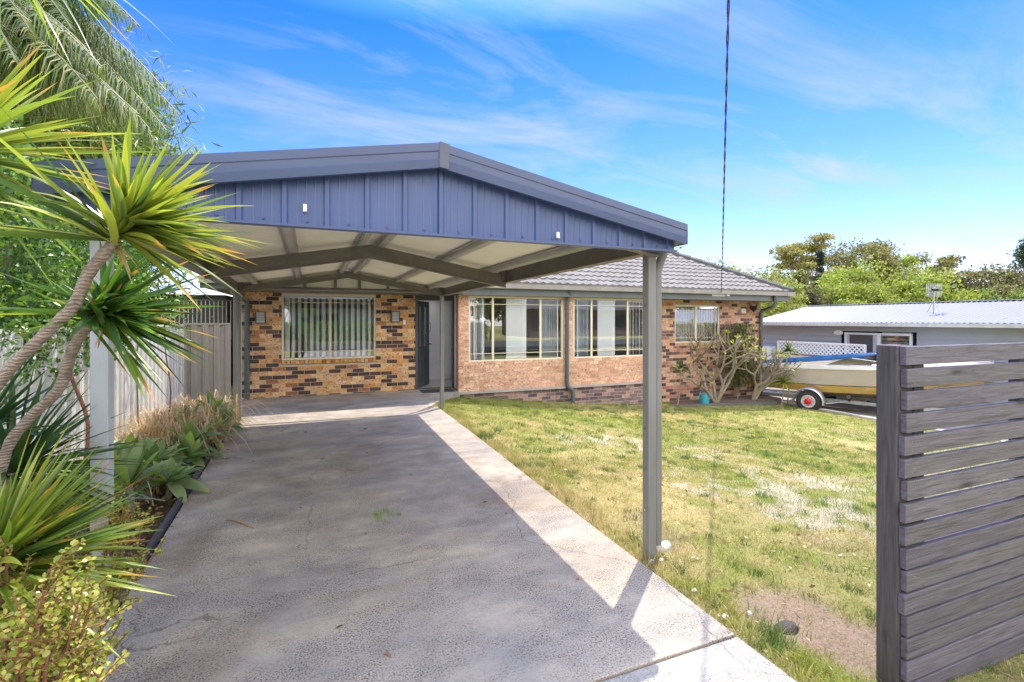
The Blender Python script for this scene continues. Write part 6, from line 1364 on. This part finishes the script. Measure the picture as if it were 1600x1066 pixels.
for k, (zz_, s_) in enumerate(((-.03, .8), (.0, 1.0), (.025, .85), (.04, .45))):
    for i in range(n): a_ = 6.283 * i / n; V.append((q.x + math.cos(a_) * .085 * s_ * rs.uniform(.85, 1.1), q.y + math.sin(a_) * .05 * s_ * rs.uniform(.85, 1.1), q.z + zz_))
st.add(V, [(i * n + k, i * n + (k + 1) % n, (i + 1) * n + (k + 1) % n, (i + 1) * n + k) for i in range(3) for k in range(n)] + [tuple(range(3 * n, 4 * n))]); tag(st.build("rock", pm("dark wet rock", (.07, .05, .04), .7, bp=.01), smooth=True), "dark flat rock in the bare dirt patch near the slat fence", "rock")
for k, (px_, py_) in enumerate(((1133, 972), (1170, 963), (1085, 930), (1033, 880), (1018, 884))):
    q = P(px_, py_, -.05); st = MB(); V = []
    for zz_, s_ in ((-.01, .8), (.006, 1.0), (.016, .5)):
        for i in range(8): a_ = 6.283 * i / 8; V.append((q.x + math.cos(a_) * .022 * s_ * rs.uniform(.7, 1.2), q.y + math.sin(a_) * .015 * s_ * rs.uniform(.7, 1.2), gz(q.x, q.y).item() + zz_ + .004))
    st.add(V, [(i * 8 + j, i * 8 + (j + 1) % 8, (i + 1) * 8 + (j + 1) % 8, (i + 1) * 8 + j) for i in range(2) for j in range(8)] + [tuple(range(16, 24))])
    tag(st.build("pebble", pm("pale pebble", (.62, .57, .5), .8)), ["pale pebble on the lawn edge left of the dark rock", "pale pebble just up left of the dirt patch", "pale pebble beside the concrete between the post and the dirt patch", "pale pebble beside the white outlet pipe", "pale pebble at the foot of the front right carport post"][k], "pebble", "pale pebbles along the lawn edge")

# ------------------------------------------------------------------ the street behind the camera (seen only in the window glass)
rd = MB(); rd.box(-60, 60, -13, -6, -.2, .0); tag(rd.build("road", pm("asphalt", (.06, .06, .06), .9, bp=.004)), kind='structure')
for k, (x, w) in enumerate(((-14, 12), (4, 13), (24, 13))):
    h = thing("street_house", (x, -22, 0), ["brick house across the street, left one of three", "brick house across the street, middle one of three", "brick house across the street, right one of three"][k], "house", "houses across the street")
    mb = MB(); mb.box(x - w / 2, x + w / 2, -26, -19, 0, 2.6); mb.build("wall", pm("far brick", ((.40, .30, .22), (.5, .46, .38), (.36, .24, .18))[k], .9), h)
    mb = MB(); mb.prism([(-18.4, 2.6), (-26.6, 2.6), (-22.5, 4.6)], x - w / 2 - .5, x + w / 2 + .5, axis='x'); mb.build("roof", pm("far dark roof", (.13, .11, .11), .8), h)
    for q in (-.3, .25): mb = MB(); mb.box(x + q * w - .9, x + q * w + .9, -18.99, -18.95, .9, 2.1); mb.build("window", M_dark, h)
for k, (x, y, hh, cc) in enumerate(((-8, -16, 7, MIDG), (13, -17, 6, YG), (33, -16, 8, OL), (-24, -17, 8, OL), (19, -30, 13, OL), (-4, -32, 12, OL), (6, -34, 14, YG), (-18, -32, 13, OL), (34, -32, 12, OL))):
    tree("street_tree", (x, y, 0), hh, hh * .42, hh * .36, 24, 3500, .34, cc, "leafy tree standing among the houses across the street", "tree", 600 + k, trunk=.2, cr_low=.2, clumpr=.34, group="trees across the street")
hb = thing("box_hedge", (1.5, -.0, 0), "clipped bright green hedge across the street", "hedge"); r = np.random.default_rng(70)
pos = np.stack([r.uniform(-5, 12, 9000), r.uniform(-15.4, -14.6, 9000), r.uniform(.1, 1.5, 9000)], 1); V, F, C = leaves(pos, .16, [(.25, .36, .05), (.16, .26, .04)], 71); np_mesh("foliage", V, F, C, M_leafF, hb)
